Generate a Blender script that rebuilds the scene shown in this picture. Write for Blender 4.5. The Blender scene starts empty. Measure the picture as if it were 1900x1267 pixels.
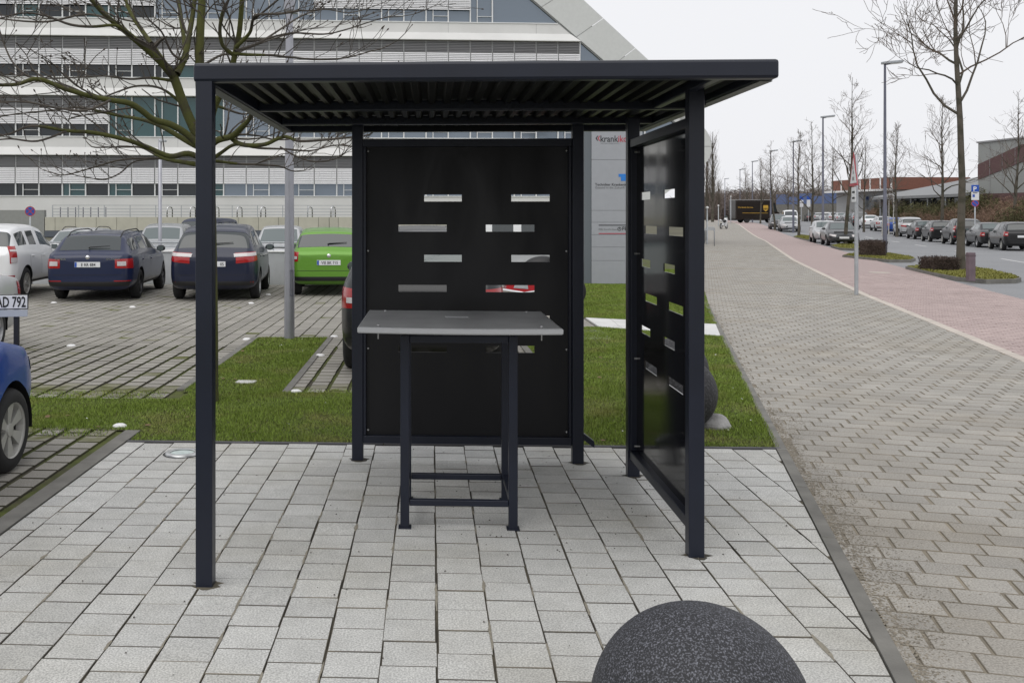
import bpy, bmesh, math, random
import numpy as np
from mathutils import Vector, Matrix
from mathutils.bvhtree import BVHTree
from math import sin, cos, pi, radians, atan2, sqrt
sc = bpy.context.scene
col = sc.collection
rnd = random.Random(7)

# ------------------------------------------------------------ camera, sky, sun, exposure
F, CU, CV, EYE = 1840.0, 711.0, 401.0, 1.75          # focal length in pixels of a 1900 wide picture, principal point, eye height
YAW = math.atan(89 / F)
CA, SA = cos(YAW), sin(YAW)
cam = bpy.data.cameras.new('camera'); cam_o = bpy.data.objects.new('camera', cam); col.objects.link(cam_o)
cam.sensor_width = 36; cam.lens = 36 * F / 1900
cam.shift_x = (950 - CU) / 1900; cam.shift_y = -(633.5 - CV) / 1900
cam.clip_start = .05; cam.clip_end = 3000
cam_o.location = (0, 0, EYE); cam_o.rotation_euler = (pi / 2, 0, YAW)
sc.camera = cam_o

SUN_EL, SUN_AZ = radians(58), radians(205)           # veiled sun, behind and left of the camera
w = bpy.data.worlds.new('World'); sc.world = w; w.use_nodes = True
nt = w.node_tree; nt.nodes.clear()
sky = nt.nodes.new('ShaderNodeTexSky'); sky.sky_type = 'NISHITA'; sky.sun_disc = False
sky.sun_elevation = SUN_EL; sky.sun_rotation = SUN_AZ; sky.dust_density = 6; sky.air_density = 1.5
hs = nt.nodes.new('ShaderNodeHueSaturation'); hs.inputs['Saturation'].default_value = .25
mx = nt.nodes.new('ShaderNodeMix'); mx.data_type = 'RGBA'; mx.inputs[0].default_value = .90
mx.inputs[7].default_value = (9.55, 9.62, 9.95, 1)   # closed cloud cover
bg = nt.nodes.new('ShaderNodeBackground'); bg.inputs[1].default_value = .1
wo = nt.nodes.new('ShaderNodeOutputWorld')
nt.links.new(sky.outputs[0], hs.inputs['Color']); nt.links.new(hs.outputs[0], mx.inputs[6])
nt.links.new(mx.outputs[2], bg.inputs[0]); nt.links.new(bg.outputs[0], wo.inputs[0])
sl = bpy.data.lights.new('sun', 'SUN'); sl.energy = 1.1; sl.angle = radians(60); sl.color = (1, .97, .92)
so = bpy.data.objects.new('sun', sl); col.objects.link(so)
so.rotation_euler = (pi / 2 - SUN_EL, 0, pi - SUN_AZ)
so.location = (-20, -20, 40)
sc.view_settings.view_transform = 'Standard'; sc.view_settings.look = 'None'
sc.view_settings.exposure = 0.0; sc.view_settings.gamma = 1.0
sc.view_settings.use_curve_mapping = False

# ------------------------------------------------------------ helpers
def cw(xc, d, z=0.0):                                # metres right of / ahead of the lens -> world
    return Vector((xc * CA - d * SA, xc * SA + d * CA, z))
def gp(u, v, z=0.0):                                 # where a sight line meets the level z
    k = (v - CV) / (EYE - z); return cw((u - CU) / k, F / k, z)
def at(u, v, d):                                     # a sight line at distance d
    return cw((u - CU) * d / F, d, EYE - (v - CV) * d / F)
def gz(d):                                           # the street climbs a little far away
    t = min(1, max(0, (d - 72) / 66)); return .85 * t * t * (3 - 2 * t)

def tag(o, label=None, cat=None, group=None, kind=None):
    if label: o['label'] = label
    if cat: o['category'] = cat
    if group: o['group'] = group
    if kind: o['kind'] = kind
    return o
def empty(name, loc=(0, 0, 0), rz=0.0, label=None, cat=None, group=None):
    o = bpy.data.objects.new(name, None); col.objects.link(o); o.empty_display_size = .2
    o.location = loc; o.rotation_euler = (0, 0, rz)
    return tag(o, label, cat, group)
def link(name, me, parent=None, loc=None):
    o = bpy.data.objects.new(name, me); col.objects.link(o)
    if parent: o.parent = parent
    if loc is not None: o.location = loc
    return o
def copy_tree(o, parent=None, over=None):
    c = o.copy(); col.objects.link(c); c.parent = parent
    if over and o.type == 'MESH':
        for k, m in over.items():
            if o.name.split('.')[0] == k:
                c.material_slots[0].link = 'OBJECT'; c.material_slots[0].material = m
    for ch in o.children: copy_tree(ch, c, over)
    return c

class MB:
    def __init__(s): s.v = []; s.f = []
    def add(s, vs, fs):
        n = len(s.v); s.v += [tuple(p) for p in vs]; s.f += [tuple(i + n for i in f) for f in fs]; return s
    def box(s, x0, x1, y0, y1, z0, z1, M=None):
        vs = [(x0, y0, z0), (x1, y0, z0), (x1, y1, z0), (x0, y1, z0), (x0, y0, z1), (x1, y0, z1), (x1, y1, z1), (x0, y1, z1)]
        if M is not None: vs = [M @ Vector(p) for p in vs]
        return s.add(vs, [(0, 3, 2, 1), (4, 5, 6, 7), (0, 1, 5, 4), (1, 2, 6, 5), (2, 3, 7, 6), (3, 0, 4, 7)])
    def bbox(s, x0, x1, y0, y1, z0, z1, b=.006):      # box with chamfered long edges on every side
        bm = bmesh.new(); bmesh.ops.create_cube(bm, size=1)
        for q in bm.verts:
            q.co = Vector(((x0 + x1) / 2 + q.co.x * (x1 - x0), (y0 + y1) / 2 + q.co.y * (y1 - y0), (z0 + z1) / 2 + q.co.z * (z1 - z0)))
        bmesh.ops.bevel(bm, geom=bm.edges[:], offset=b, segments=2, affect='EDGES', profile=.5)
        bm.verts.index_update()
        s.add([q.co.copy() for q in bm.verts], [[q.index for q in f.verts] for f in bm.faces]); bm.free(); return s
    def prism(s, poly, z0, z1, bev=0.0):              # poly: ccw list of (x, y)
        n = len(poly)
        vs = [(p[0], p[1], z0) for p in poly] + [(p[0], p[1], z1 - bev) for p in poly]
        fs = [(i, (i + 1) % n, n + (i + 1) % n, n + i) for i in range(n)]
        if bev:
            c = (sum(p[0] for p in poly) / n, sum(p[1] for p in poly) / n)
            for p in poly:
                d = Vector((c[0] - p[0], c[1] - p[1])); l = max(d.length, 1e-4); d *= min(bev * 1.4, l * .4) / l
                vs.append((p[0] + d.x, p[1] + d.y, z1))
            fs += [(n + i, n + (i + 1) % n, 2 * n + (i + 1) % n, 2 * n + i) for i in range(n)]
            fs.append(tuple(range(2 * n, 3 * n)))
        else: fs.append(tuple(range(n, 2 * n)))
        return s.add(vs, fs)
    def xprism(s, poly, y0, y1):                      # closed outline in (x, z), extruded along y
        n = len(poly)
        vs = [(p[0], y0, p[1]) for p in poly] + [(p[0], y1, p[1]) for p in poly]
        return s.add(vs, [tuple(range(n)), tuple(range(2 * n - 1, n - 1, -1))] + [(i, n + i, n + (i + 1) % n, (i + 1) % n) for i in range(n)])
    def tube(s, pts, rad, n=8, cap=True):
        pts = [Vector(p) for p in pts]
        if not hasattr(rad, '__len__'): rad = [rad] * len(pts)
        base = len(s.v); up = None
        for i, p in enumerate(pts):
            t = (pts[min(i + 1, len(pts) - 1)] - pts[max(i - 1, 0)])
            if t.length < 1e-9: t = Vector((0, 0, 1))
            t.normalize()
            if up is None: up = Vector((1, 0, 0)) if abs(t.x) < .8 else Vector((0, 1, 0))
            a = (up - t * up.dot(t))
            if a.length < 1e-6: a = Vector((0, 1, 0)).cross(t)
            a.normalize(); b = t.cross(a); up = a
            for k in range(n):
                q = p + (a * cos(2 * pi * k / n) + b * sin(2 * pi * k / n)) * rad[i]; s.v.append(tuple(q))
        for i in range(len(pts) - 1):
            for k in range(n):
                s.f.append((base + i * n + k, base + i * n + (k + 1) % n, base + (i + 1) * n + (k + 1) % n, base + (i + 1) * n + k))
        if cap:
            s.f.append(tuple(base + k for k in range(n - 1, -1, -1))); e = base + (len(pts) - 1) * n; s.f.append(tuple(e + k for k in range(n)))
        return s
    def lathe(s, prof, n=24, M=None, axis='z'):
        base = len(s.v)
        for (r, z) in prof:
            for k in range(n):
                a = 2 * pi * k / n
                p = Vector((r * cos(a), r * sin(a), z)) if axis == 'z' else Vector((r * cos(a), z, r * sin(a)))
                if M is not None: p = M @ p
                s.v.append(tuple(p))
        for i in range(len(prof) - 1):
            for k in range(n):
                q = (base + i * n + k, base + i * n + (k + 1) % n, base + (i + 1) * n + (k + 1) % n, base + (i + 1) * n + k)
                s.f.append(q if axis == 'z' else q[::-1])
        return s
    def mesh(s, name, mat, smooth=False):
        me = bpy.data.meshes.new(name); me.from_pydata(s.v, [], s.f)
        if mat is not None: me.materials.append(mat)
        if smooth: me.polygons.foreach_set('use_smooth', [True] * len(me.polygons))
        me.update(); return me
    def build(s, name, mat, parent=None, smooth=False, loc=None):
        return link(name, s.mesh(name, mat, smooth), parent, loc)

def sphere_mb(r, n=32, m=20, sx=1, sy=1, sz=1, z0=-1.0):
    prof = []
    for i in range(m + 1):
        t = -pi / 2 + pi * i / m; prof.append((max(r * cos(t), 1e-4), r * sin(t)))
    b = MB().lathe(prof, n)
    b.v = [(p[0] * sx, p[1] * sy, max(p[2], z0 * r) * sz) for p in b.v]; return b

def text(s, size, mat, parent, M, name='lettering', align='LEFT', bold=0.0, sx=1.0):
    cu = bpy.data.curves.new('t', 'FONT'); cu.body = s; cu.size = size; cu.align_x = align; cu.offset = bold * size; cu.resolution_u = 2
    o = bpy.data.objects.new('t', cu); col.objects.link(o)
    bpy.context.view_layer.update()
    me = bpy.data.meshes.new_from_object(o.evaluated_get(bpy.context.evaluated_depsgraph_get()))
    bpy.data.objects.remove(o); bpy.data.curves.remove(cu)
    me.transform(M @ Matrix.Diagonal((sx, 1, 1, 1))); me.materials.clear(); me.materials.append(mat); me.name = name
    return link(name, me, parent)
MX90 = Matrix.Rotation(pi / 2, 4, 'X')               # text that stands up and reads from -y

# ------------------------------------------------------------ materials
def mat(name, c, rough=.6, metal=0.0, var=0.0, vs=6.0, bump=0.0, bs=60.0, coat=0.0, spec=.5, c2=None, c2s=3.0, c2t=(.45, .6), rand=0.0, world=False, trans=0.0):
    m = bpy.data.materials.new(name); m.use_nodes = True; n = m.node_tree.nodes; L = m.node_tree.links
    p = n['Principled BSDF']; p.inputs['Roughness'].default_value = rough; p.inputs['Metallic'].default_value = metal
    p.inputs['Coat Weight'].default_value = coat; p.inputs['Coat Roughness'].default_value = .06
    p.inputs['Specular IOR Level'].default_value = spec
    p.inputs['Base Color'].default_value = (*c, 1); p.inputs['Transmission Weight'].default_value = trans
    if world: co = n.new('ShaderNodeNewGeometry').outputs['Position']
    else: co = n.new('ShaderNodeTexCoord').outputs['Object']
    out = None
    def noise(scale, det=4):
        t = n.new('ShaderNodeTexNoise'); t.inputs['Scale'].default_value = scale; t.inputs['Detail'].default_value = det; L.new(co, t.inputs['Vector']); return t.outputs['Fac']
    if c2 is not None:
        r = n.new('ShaderNodeMapRange'); r.inputs[1].default_value, r.inputs[2].default_value = c2t; L.new(noise(c2s, 6), r.inputs[0])
        x = n.new('ShaderNodeMix'); x.data_type = 'RGBA'; x.inputs[6].default_value = (*c, 1); x.inputs[7].default_value = (*c2, 1); L.new(r.outputs[0], x.inputs[0]); out = x.outputs[2]
    def mul(src, fac, lo, hi):
        r = n.new('ShaderNodeMapRange'); r.inputs[3].default_value = lo; r.inputs[4].default_value = hi; L.new(fac, r.inputs[0])
        x = n.new('ShaderNodeMix'); x.data_type = 'RGBA'; x.blend_type = 'MULTIPLY'; x.inputs[0].default_value = 1
        if src is None: x.inputs[6].default_value = (*c, 1)
        else: L.new(src, x.inputs[6])
        L.new(r.outputs[0], x.inputs[7]); return x.outputs[2]
    if var:
        f = noise(vs); r = n.new('ShaderNodeMapRange'); r.inputs[1].default_value = .3; r.inputs[2].default_value = .7; L.new(f, r.inputs[0])
        out = mul(out, r.outputs[0], 1 - var, 1 + var)
    if rand:
        g = n.new('ShaderNodeNewGeometry'); oi = n.new('ShaderNodeObjectInfo'); a = n.new('ShaderNodeMath'); a.operation = 'ADD'
        L.new(g.outputs['Random Per Island'], a.inputs[0]); L.new(oi.outputs['Random'], a.inputs[1])
        fr = n.new('ShaderNodeMath'); fr.operation = 'FRACT'; L.new(a.outputs[0], fr.inputs[0]); out = mul(out, fr.outputs[0], 1 - rand, 1 + rand)
    if out is not None: L.new(out, p.inputs['Base Color'])
    if bump:
        b = n.new('ShaderNodeBump'); b.inputs['Strength'].default_value = bump; b.inputs['Distance'].default_value = .01
        L.new(noise(bs, 3), b.inputs['Height']); L.new(b.outputs[0], p.inputs['Normal'])
    return m
def speckle(m, scale, lo, hi, thr=(.5, .62), amount=1.0, world=False):    # grains of stone, mixed over what is there
    n = m.node_tree.nodes; L = m.node_tree.links; p = n['Principled BSDF']; src = p.inputs['Base Color']
    co = n.new('ShaderNodeNewGeometry').outputs['Position'] if world else n.new('ShaderNodeTexCoord').outputs['Object']
    t = n.new('ShaderNodeTexNoise'); t.inputs['Scale'].default_value = scale; t.inputs['Detail'].default_value = 2; L.new(co, t.inputs['Vector'])
    r = n.new('ShaderNodeMapRange'); r.inputs[1].default_value, r.inputs[2].default_value = thr; r.inputs[3].default_value = lo; r.inputs[4].default_value = hi; L.new(t.outputs['Fac'], r.inputs[0])
    x = n.new('ShaderNodeMix'); x.data_type = 'RGBA'; x.blend_type = 'MULTIPLY'; x.inputs[0].default_value = amount
    if src.is_linked: L.new(src.links[0].from_socket, x.inputs[6])
    else: x.inputs[6].default_value = src.default_value
    L.new(r.outputs[0], x.inputs[7]); L.new(x.outputs[2], src); return m

M = {}
M['steel'] = mat('anthracite_paint', (.0090, .0122, .0240), .36, var=.15, vs=3, bump=.02, bs=90, spec=.42)
M['panel'] = mat('black_gloss_panel', (.006, .006, .008), .07, spec=.55)
M['satin'] = mat('black_satin_panel', (.0065, .0065, .0085), .42, spec=.35)
M['sheet'] = mat('corrugated_sheet', (.004, .0042, .0045), .42, metal=.0, var=.3, spec=.25)
for k_ in ('panel', 'satin'):                          # wiped dust: uneven gloss
    n_ = M[k_].node_tree.nodes; l_ = M[k_].node_tree.links; t_ = n_.new('ShaderNodeTexNoise'); t_.inputs['Scale'].default_value = 2.2; t_.inputs['Detail'].default_value = 5; t_.inputs['Distortion'].default_value = 1.2
    tc_ = n_.new('ShaderNodeTexCoord'); mp_ = n_.new('ShaderNodeMapping'); mp_.inputs['Scale'].default_value = (1, 1, .35); l_.new(tc_.outputs['Object'], mp_.inputs[0]); l_.new(mp_.outputs[0], t_.inputs['Vector'])
    r_ = n_.new('ShaderNodeMapRange'); r_.inputs[1].default_value = .35; r_.inputs[2].default_value = .7; r_.inputs[3].default_value, r_.inputs[4].default_value = ((.05, .16) if k_ == 'panel' else (.30, .52)); l_.new(t_.outputs['Fac'], r_.inputs[0]); l_.new(r_.outputs[0], n_['Principled BSDF'].inputs['Roughness'])
M['screw'] = mat('zinc_screw', (.45, .45, .45), .35, metal=.8)
M['tabletop'] = mat('grey_tabletop', (.30, .305, .31), .42, var=.14, vs=5, bump=.03, bs=200)
M['tableedge'] = mat('grey_table_edge', (.40, .41, .42), .45)
M['pad'] = speckle(mat('light_concrete_paver', (.535, .535, .515), .85, rand=.085, var=.07, vs=9, bump=.25, bs=150, world=True, c2=(.455, .445, .405), c2s=.75, c2t=(.46, .70)), 125, .66, 1.13, (.36, .62), world=True)
M['walk'] = speckle(mat('grey_concrete_paver', (.345, .328, .298), .88, rand=.09, var=.10, vs=2.0, bump=.2, bs=120, world=True, c2=(.315, .29, .25), c2s=.55, c2t=(.5, .68)), 110, .72, 1.14, (.36, .64), world=True)
M['lot'] = speckle(mat('weathered_paver', (.30, .285, .255), .9, rand=.10, var=.13, vs=1.1, bump=.3, bs=90, world=True), 120, .75, 1.1, (.36, .64), world=True)
M['mossy'] = mat('mossy_paver', (.22, .21, .16), .9, rand=.10, c2=(.10, .11, .025), c2s=3.5, c2t=(.46, .62), bump=.4, bs=60, world=True)
M['red'] = mat('red_paver', (.405, .32, .305), .88, rand=.09, var=.08, vs=.8, bump=.2, bs=120, world=True)
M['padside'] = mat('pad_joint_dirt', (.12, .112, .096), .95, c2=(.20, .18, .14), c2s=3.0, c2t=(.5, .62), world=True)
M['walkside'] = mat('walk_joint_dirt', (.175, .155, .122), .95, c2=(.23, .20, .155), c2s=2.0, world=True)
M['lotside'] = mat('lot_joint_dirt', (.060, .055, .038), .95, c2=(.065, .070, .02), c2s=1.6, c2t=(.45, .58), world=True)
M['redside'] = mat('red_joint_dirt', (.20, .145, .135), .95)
M['padbed'] = mat('sand_joint', (.13, .115, .085), .95, c2=(.05, .045, .035), c2s=2.6, c2t=(.44, .52), world=True)
M['walkbed'] = mat('gritty_joint', (.19, .168, .132), .95, c2=(.27, .235, .18), c2s=2.2, world=True)
M['lotbed'] = mat('mossy_joint', (.060, .052, .034), .95, c2=(.070, .084, .014), c2s=1.6, c2t=(.36, .50), var=.3, vs=9, world=True)
M['kerb'] = mat('kerb_concrete', (.17, .165, .15), .9, var=.2, vs=5, bump=.3, bs=80, world=True)
M['kerblight'] = mat('pale_kerb', (.50, .45, .40), .9, var=.1, vs=4, rand=.06, world=True)
M['slab'] = mat('pale_slab', (.60, .60, .59), .85, var=.08, vs=3, rand=.05, world=True)
M['edging'] = mat('dark_edging', (.09, .09, .095), .7, var=.2)
M['soil'] = mat('lawn_soil', (.055, .062, .018), .95, c2=(.075, .055, .03), c2s=2, world=True)
M['grass'] = mat('grass_blade', (.168, .238, .033), .6, rand=.5, c2=(.24, .235, .07), c2s=1.6, c2t=(.52, .78), world=True, spec=.25)
M['verge'] = mat('verge_soil', (.13, .13, .03), .95, var=.3, vs=4, world=True)
M['vgrass'] = mat('verge_grass', (.21, .205, .055), .75, rand=.2, world=True, spec=.2)
M['asphalt'] = speckle(mat('asphalt', (.235, .24, .25), .85, var=.08, vs=.4, world=True), 60, .85, 1.12, (.4, .6), world=True)
M['roadline'] = mat('road_paint', (.55, .55, .55), .8, var=.2, vs=8, world=True)
M['ground'] = mat('field', (.09, .085, .05), .95, var=.3, vs=.2, world=True)
M['granite'] = speckle(mat('dark_granite', (.036, .037, .043), .72, bump=.15, bs=160), 190, .55, 6.0, (.49, .78))
M['granite2'] = speckle(mat('rough_granite', (.035, .035, .039), .7, bump=.5, bs=60), 60, .5, 2.5, (.5, .8))
M['rock'] = mat('pale_boulder', (.30, .295, .29), .9, var=.25, vs=9, bump=.8, bs=30)
M['bark'] = mat('mossy_bark', (.070, .074, .016), .9, c2=(.046, .040, .026), c2s=7, c2t=(.5, .66), bump=.6, bs=50)
M['twig'] = mat('twig_bark', (.075, .064, .052), .85, var=.35, vs=6)
M['bud'] = mat('bud', (.055, .040, .030), .7)
M['bark2'] = mat('grey_bark', (.10, .088, .070), .9, c2=(.055, .052, .036), c2s=3, bump=.5, bs=20)
M['twig2'] = mat('thin_twig', (.12, .092, .072), .9)
M['birch'] = mat('birch_bark', (.5, .48, .44), .8, var=.35, vs=8)
M['shrub'] = mat('brown_twigs', (.21, .135, .095), .95, rand=.35)
M['shrub2'] = mat('dull_green_shrub', (.085, .082, .034), .95, rand=.35)
M['hedge'] = mat('dark_hedge', (.060, .042, .034), .95, rand=.4)
M['galv'] = mat('galvanised', (.40, .42, .44), .45, metal=.35, var=.1, vs=12)
M['alu'] = mat('brushed_pole', (.36, .365, .40), .38, metal=.55, var=.06)
M['lamppost'] = mat('blue_grey_pole', (.12, .125, .165), .5, var=.1)
M['white'] = mat('white_paint', (.80, .80, .80), .5)
M['lampglass'] = mat('lamp_glass', (.55, .55, .52), .3)
M['black'] = mat('black_plastic', (.012, .012, .013), .5)
M['rubber'] = mat('tyre_rubber', (.016, .016, .017), .8)
M['rim'] = mat('alloy_rim', (.42, .42, .43), .35, metal=.7)
M['steelrim'] = mat('hubcap_silver', (.46, .455, .43), .45, metal=.3)
M['darkrim'] = mat('dark_rim', (.05, .05, .055), .4, metal=.5)
M['cglass'] = mat('car_glass', (.030, .038, .040), .04, spec=.9)
M['cglass2'] = mat('pale_car_glass', (.10, .125, .125), .05, spec=.9)
M['redlamp'] = mat('red_lamp', (.36, .012, .014), .15, coat=.6)
M['clearlamp'] = mat('clear_lamp', (.55, .52, .52), .15, coat=.6)
M['chrome'] = mat('chrome', (.75, .75, .76), .12, metal=1)
M['plate'] = mat('plate_white', (.72, .73, .75), .5)
M['blue'] = mat('sign_blue', (.02, .085, .42), .5)
M['signred'] = mat('sign_red', (.42, .05, .07), .5)
M['ink'] = mat('ink_black', (.012, .012, .014), .6)
def paint(name, c, metal=.0, rough=.34): return mat(name, c, rough, metal=metal, coat=.45, spec=.35)
P_ = {'white': paint('paint_white', (.78, .79, .80)), 'navy': paint('paint_navy', (.010, .017, .055)), 'navy2': paint('paint_night_blue', (.009, .013, .036)),
      'green': paint('paint_green', (.13, .31, .035), .25), 'silver': paint('paint_silver', (.42, .43, .44), .5), 'blue': paint('paint_blue', (.012, .062, .30)),
      'black': paint('paint_black', (.008, .008, .009)), 'grey': paint('paint_grey', (.055, .058, .062), .3), 'anth': paint('paint_anthracite', (.014, .015, .017), .1),
      'brown': paint('paint_brown', (.016, .011, .008)), 'lsilver': paint('paint_pale_silver', (.50, .51, .52), .3)}
# ------------------------------------------------------------ ground, paving, lawn, street
DL = [0, 3.75, 7.47, 20.2, 39.3, 70, 120, 160, 260, 420]
def curve(ds, xs): return lambda d: float(np.interp(d, ds, xs))
XL = curve([-6, 0, 3.75, 7.47, 20.2, 39.3, 70, 120, 160, 260, 420], [-.72, .9, 1.93, 2.96, 6.53, 12.3, 22.3, 37.5, 49.5, 79, 126])        # left edge of the footway
XK = curve([-6, 0, 11.88, 22.4, 39.3, 70, 120, 160, 260, 420], [2.6, 4.3, 7.68, 10.75, 16.2, 26.9, 43, 55, 84.5, 131.5])                # pale kerb line
XR = curve([-6, 0, 11.88, 22.4, 39.3, 70, 120, 160, 260, 420], [5.6, 7.2, 10.75, 13.95, 19.5, 29.9, 46, 58, 87.5, 134.5])               # outer edge of the red path
XC = curve([-6, 0, 26.6, 39.3, 48.8, 68.5, 120, 160, 260, 420], [8.5, 11, 20.6, 25.0, 28.6, 35.4, 52.5, 65, 94.5, 141])                # middle of the road
def strip(name, fa, fb, d0, d1, dz, m, step=2.5, parent=None, kind='structure', zf=gz):
    mb = MB(); n = max(2, int((d1 - d0) / step) + 1); ds = np.linspace(d0, d1, n)
    for d in ds:
        mb.v.append(tuple(cw(fa(d), d, zf(d) + dz))); mb.v.append(tuple(cw(fb(d), d, zf(d) + dz)))
    mb.f += [(2 * i, 2 * i + 1, 2 * i + 3, 2 * i + 2) for i in range(n - 1)]
    o = mb.build(name, m, parent)
    if parent is None: o['kind'] = kind
    return o
strip('ground', lambda d: -900, lambda d: 900, -60, 1500, -.14, M['ground'], 12)
lot = strip('parking_lot', lambda d: -40, lambda d: XL(d) + .02, -6, 62, -.016, M['lotbed'])
walk = strip('footway', lambda d: XL(d) + .04, lambda d: XK(d) + .05, -6, 62, -.005, M['walkbed'])
cyc = strip('red_path', XK, XR, -6, 32, -.012, M['walkbed'])
strip('road', XR, lambda d: XC(d) + 8.2, -6, 420, -.03, M['asphalt'])

def clip(poly, planes):
    for (px, py, nx, ny) in planes:                   # keep the side the normal points to
        out = []
        for i in range(len(poly)):
            a, b = poly[i], poly[(i + 1) % len(poly)]
            da = (a[0] - px) * nx + (a[1] - py) * ny; db = (b[0] - px) * nx + (b[1] - py) * ny
            if da >= 0: out.append(a)
            if (da >= 0) != (db >= 0):
                t = da / (da - db); out.append((a[0] + (b[0] - a[0]) * t, a[1] + (b[1] - a[1]) * t))
        poly = out
        if len(poly) < 3: return []
    return poly
def area(p): return .5 * abs(sum(p[i][0] * p[(i + 1) % len(p)][1] - p[(i + 1) % len(p)][0] * p[i][1] for i in range(len(p))))
def uv(x, y, z=0):
    xc = x * CA + y * SA; d = -x * SA + y * CA
    return (CU + F * xc / max(d, .1), CV + F * (EYE - z) / max(d, .1), d)
def rect_planes(x0, x1, y0, y1): return [(x0, y0, 1, 0), (x1, y0, -1, 0), (x0, y0, 0, 1), (x0, y1, 0, -1)]
def cells(x0, x1, y0, y1, pw, pl, jx, jy, org=(0, 0), ang=0.0, stag='half', planes=None, mat_f=None, size_jit=0.0, seed=1, columns=True):
    """paving stones as polygons: columns (or rows) of stones with staggered joints"""
    r = random.Random(seed); ca, sa = cos(ang), sin(ang); out = []
    if not columns: pass
    na0, na1 = int(math.floor((x0 - org[0]) / pw)) - 1, int(math.ceil((x1 - org[0]) / pw)) + 1
    nb0, nb1 = int(math.floor((y0 - org[1]) / pl)) - 1, int(math.ceil((y1 - org[1]) / pl)) + 1
    for a in range(na0, na1):
        off_b = 0
        if columns: off_b = (pl * .47 if a % 2 else 0) + r.uniform(-.03, .03) * pl
        for b in range(nb0, nb1):
            off_a = 0
            if not columns: off_a = pw * ((b * .37) % 1)
            lx, ly = org[0] + a * pw + off_a, org[1] + b * pl + off_b
            cxl, cyl = lx + pw / 2 + r.gauss(0, .0018), ly + pl / 2 + r.gauss(0, .0018)
            wx, wy = cxl * ca - cyl * sa, cxl * sa + cyl * ca
            jX, jY = (jx(wx, wy), jy(wx, wy)) if callable(jx) else (jx, jy)
            hx, hy = (pw - jX) / 2, (pl - jY) / 2
            u, v, d = uv(wx, wy)
            if d < 2.6 or u < -130 or u > 2050: continue
            rot = ang + r.gauss(0, .004); c2, s2 = cos(rot), sin(rot)
            p = [(wx + x * c2 - y * s2, wy + x * s2 + y * c2) for x, y in ((-hx, -hy), (hx, -hy), (hx, hy), (-hx, hy))]
            q = clip(p, planes(wx, wy) if callable(planes) else planes) if planes else p
            if len(q) < 3: continue
            ar = area(q)
            if ar < .12 * pw * pl: continue
            full = ar > .999 * 4 * hx * hy
            inside = 0 <= u <= 1900 and v <= 1290
            out.append(dict(p=q, full=full, c=(wx, wy), rot=rot, h=(round(hx, 4), round(hy, 4)), z=gz(d) + r.gauss(0, .0007), m=mat_f(wx, wy, r), s=(1 / d if inside else 0)))
    return out
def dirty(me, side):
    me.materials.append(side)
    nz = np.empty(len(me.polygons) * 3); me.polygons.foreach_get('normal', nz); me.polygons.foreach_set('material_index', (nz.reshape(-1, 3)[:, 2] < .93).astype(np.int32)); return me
def pave(parent, name, stones, side, nparts=300, bev=.003, thick=.03):
    stones.sort(key=lambda s: -s['s']); cache = {}
    for s in stones[:nparts]:
        if s['full']:
            key = (s['h'], s['m'].name)
            if key not in cache:
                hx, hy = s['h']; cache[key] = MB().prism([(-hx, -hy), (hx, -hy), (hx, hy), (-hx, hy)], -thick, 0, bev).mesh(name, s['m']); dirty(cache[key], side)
            o = link(name, cache[key], parent, (s['c'][0], s['c'][1], s['z'])); o.rotation_euler = (rnd.gauss(0, .0018), rnd.gauss(0, .0018), s['rot'])
        else:
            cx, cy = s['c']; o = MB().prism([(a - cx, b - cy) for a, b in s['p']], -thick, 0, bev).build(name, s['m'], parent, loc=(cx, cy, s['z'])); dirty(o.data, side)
    groups = {}
    for s in stones[nparts:]: groups.setdefault(s['m'].name, []).append(s)
    for k, ss in groups.items():
        mb = MB()
        for s in ss: mb.prism(s['p'], s['z'] - thick, s['z'], bev)
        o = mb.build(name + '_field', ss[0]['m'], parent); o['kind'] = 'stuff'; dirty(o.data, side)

def kx0(y): d = y / CA - .1; return cw(XL(d), d).x
# paved pad under the shelter
PX0, PY1 = -2.36, 7.61
def kerb_plane(x, y, f, off, side):                   # boundary along a street curve, at this place
    d = -x * SA + y * CA; a, b = cw(f(d - .6) + off, d - .6), cw(f(d + .6) + off, d + .6); t = (b - a).normalized()
    return (a.x, a.y, t.y * side, -t.x * side)
pad = MB().prism([(PX0, 2.2)] + [tuple(cw(XL(d_) + .01, d_)[:2]) for d_ in (2.1, 4, 6, 7.55)] + [(PX0, PY1)], -.06, -.009).build('paved_pad', M['padbed']); pad['kind'] = 'structure'
pst = cells(PX0, 2.7, 2.6, PY1, .2235, .2235, .0052, .0060, (.0245, 3.757), 0, planes=lambda x, y: rect_planes(PX0 + .002, 9, 2.4, PY1 - .03) + [kerb_plane(x, y, XL, -.006, -1)], mat_f=lambda x, y, r: M['pad'], seed=3)
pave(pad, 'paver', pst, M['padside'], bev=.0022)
for i in range(5): MB().bbox(PX0 + i, PX0 + i + .993, PY1 - .022, PY1 + .012, -.1, .008, .004).build('edging_strip', M['edging'], pad)
sb = MB(); rs = random.Random(19)
for i in range(150):                                  # sand washed out of the joints
    k_ = rs.randint(-9, 9); x = .0245 + .2235 * k_; y = rs.uniform(3.2, 6.6) if rs.random() < .7 else rs.uniform(5, 7.4); L_ = rs.uniform(.03, .15); w_ = rs.uniform(.004, .0075) if rs.random() < .9 else rs.uniform(.008, .013)
    n_ = 11; pts = [(x + w_ * cos(2 * pi * j / n_) * rs.uniform(.45, 1.3) + rs.gauss(0, .0012), y + L_ * sin(2 * pi * j / n_) * rs.uniform(.7, 1.1)) for j in range(n_)]
    if kx0(y) > x + .05: sb.add([(a, b, .0028) for a, b in pts] + [(x, y, .0045)], [(j, (j + 1) % n_, n_) for j in range(n_)])
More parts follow.
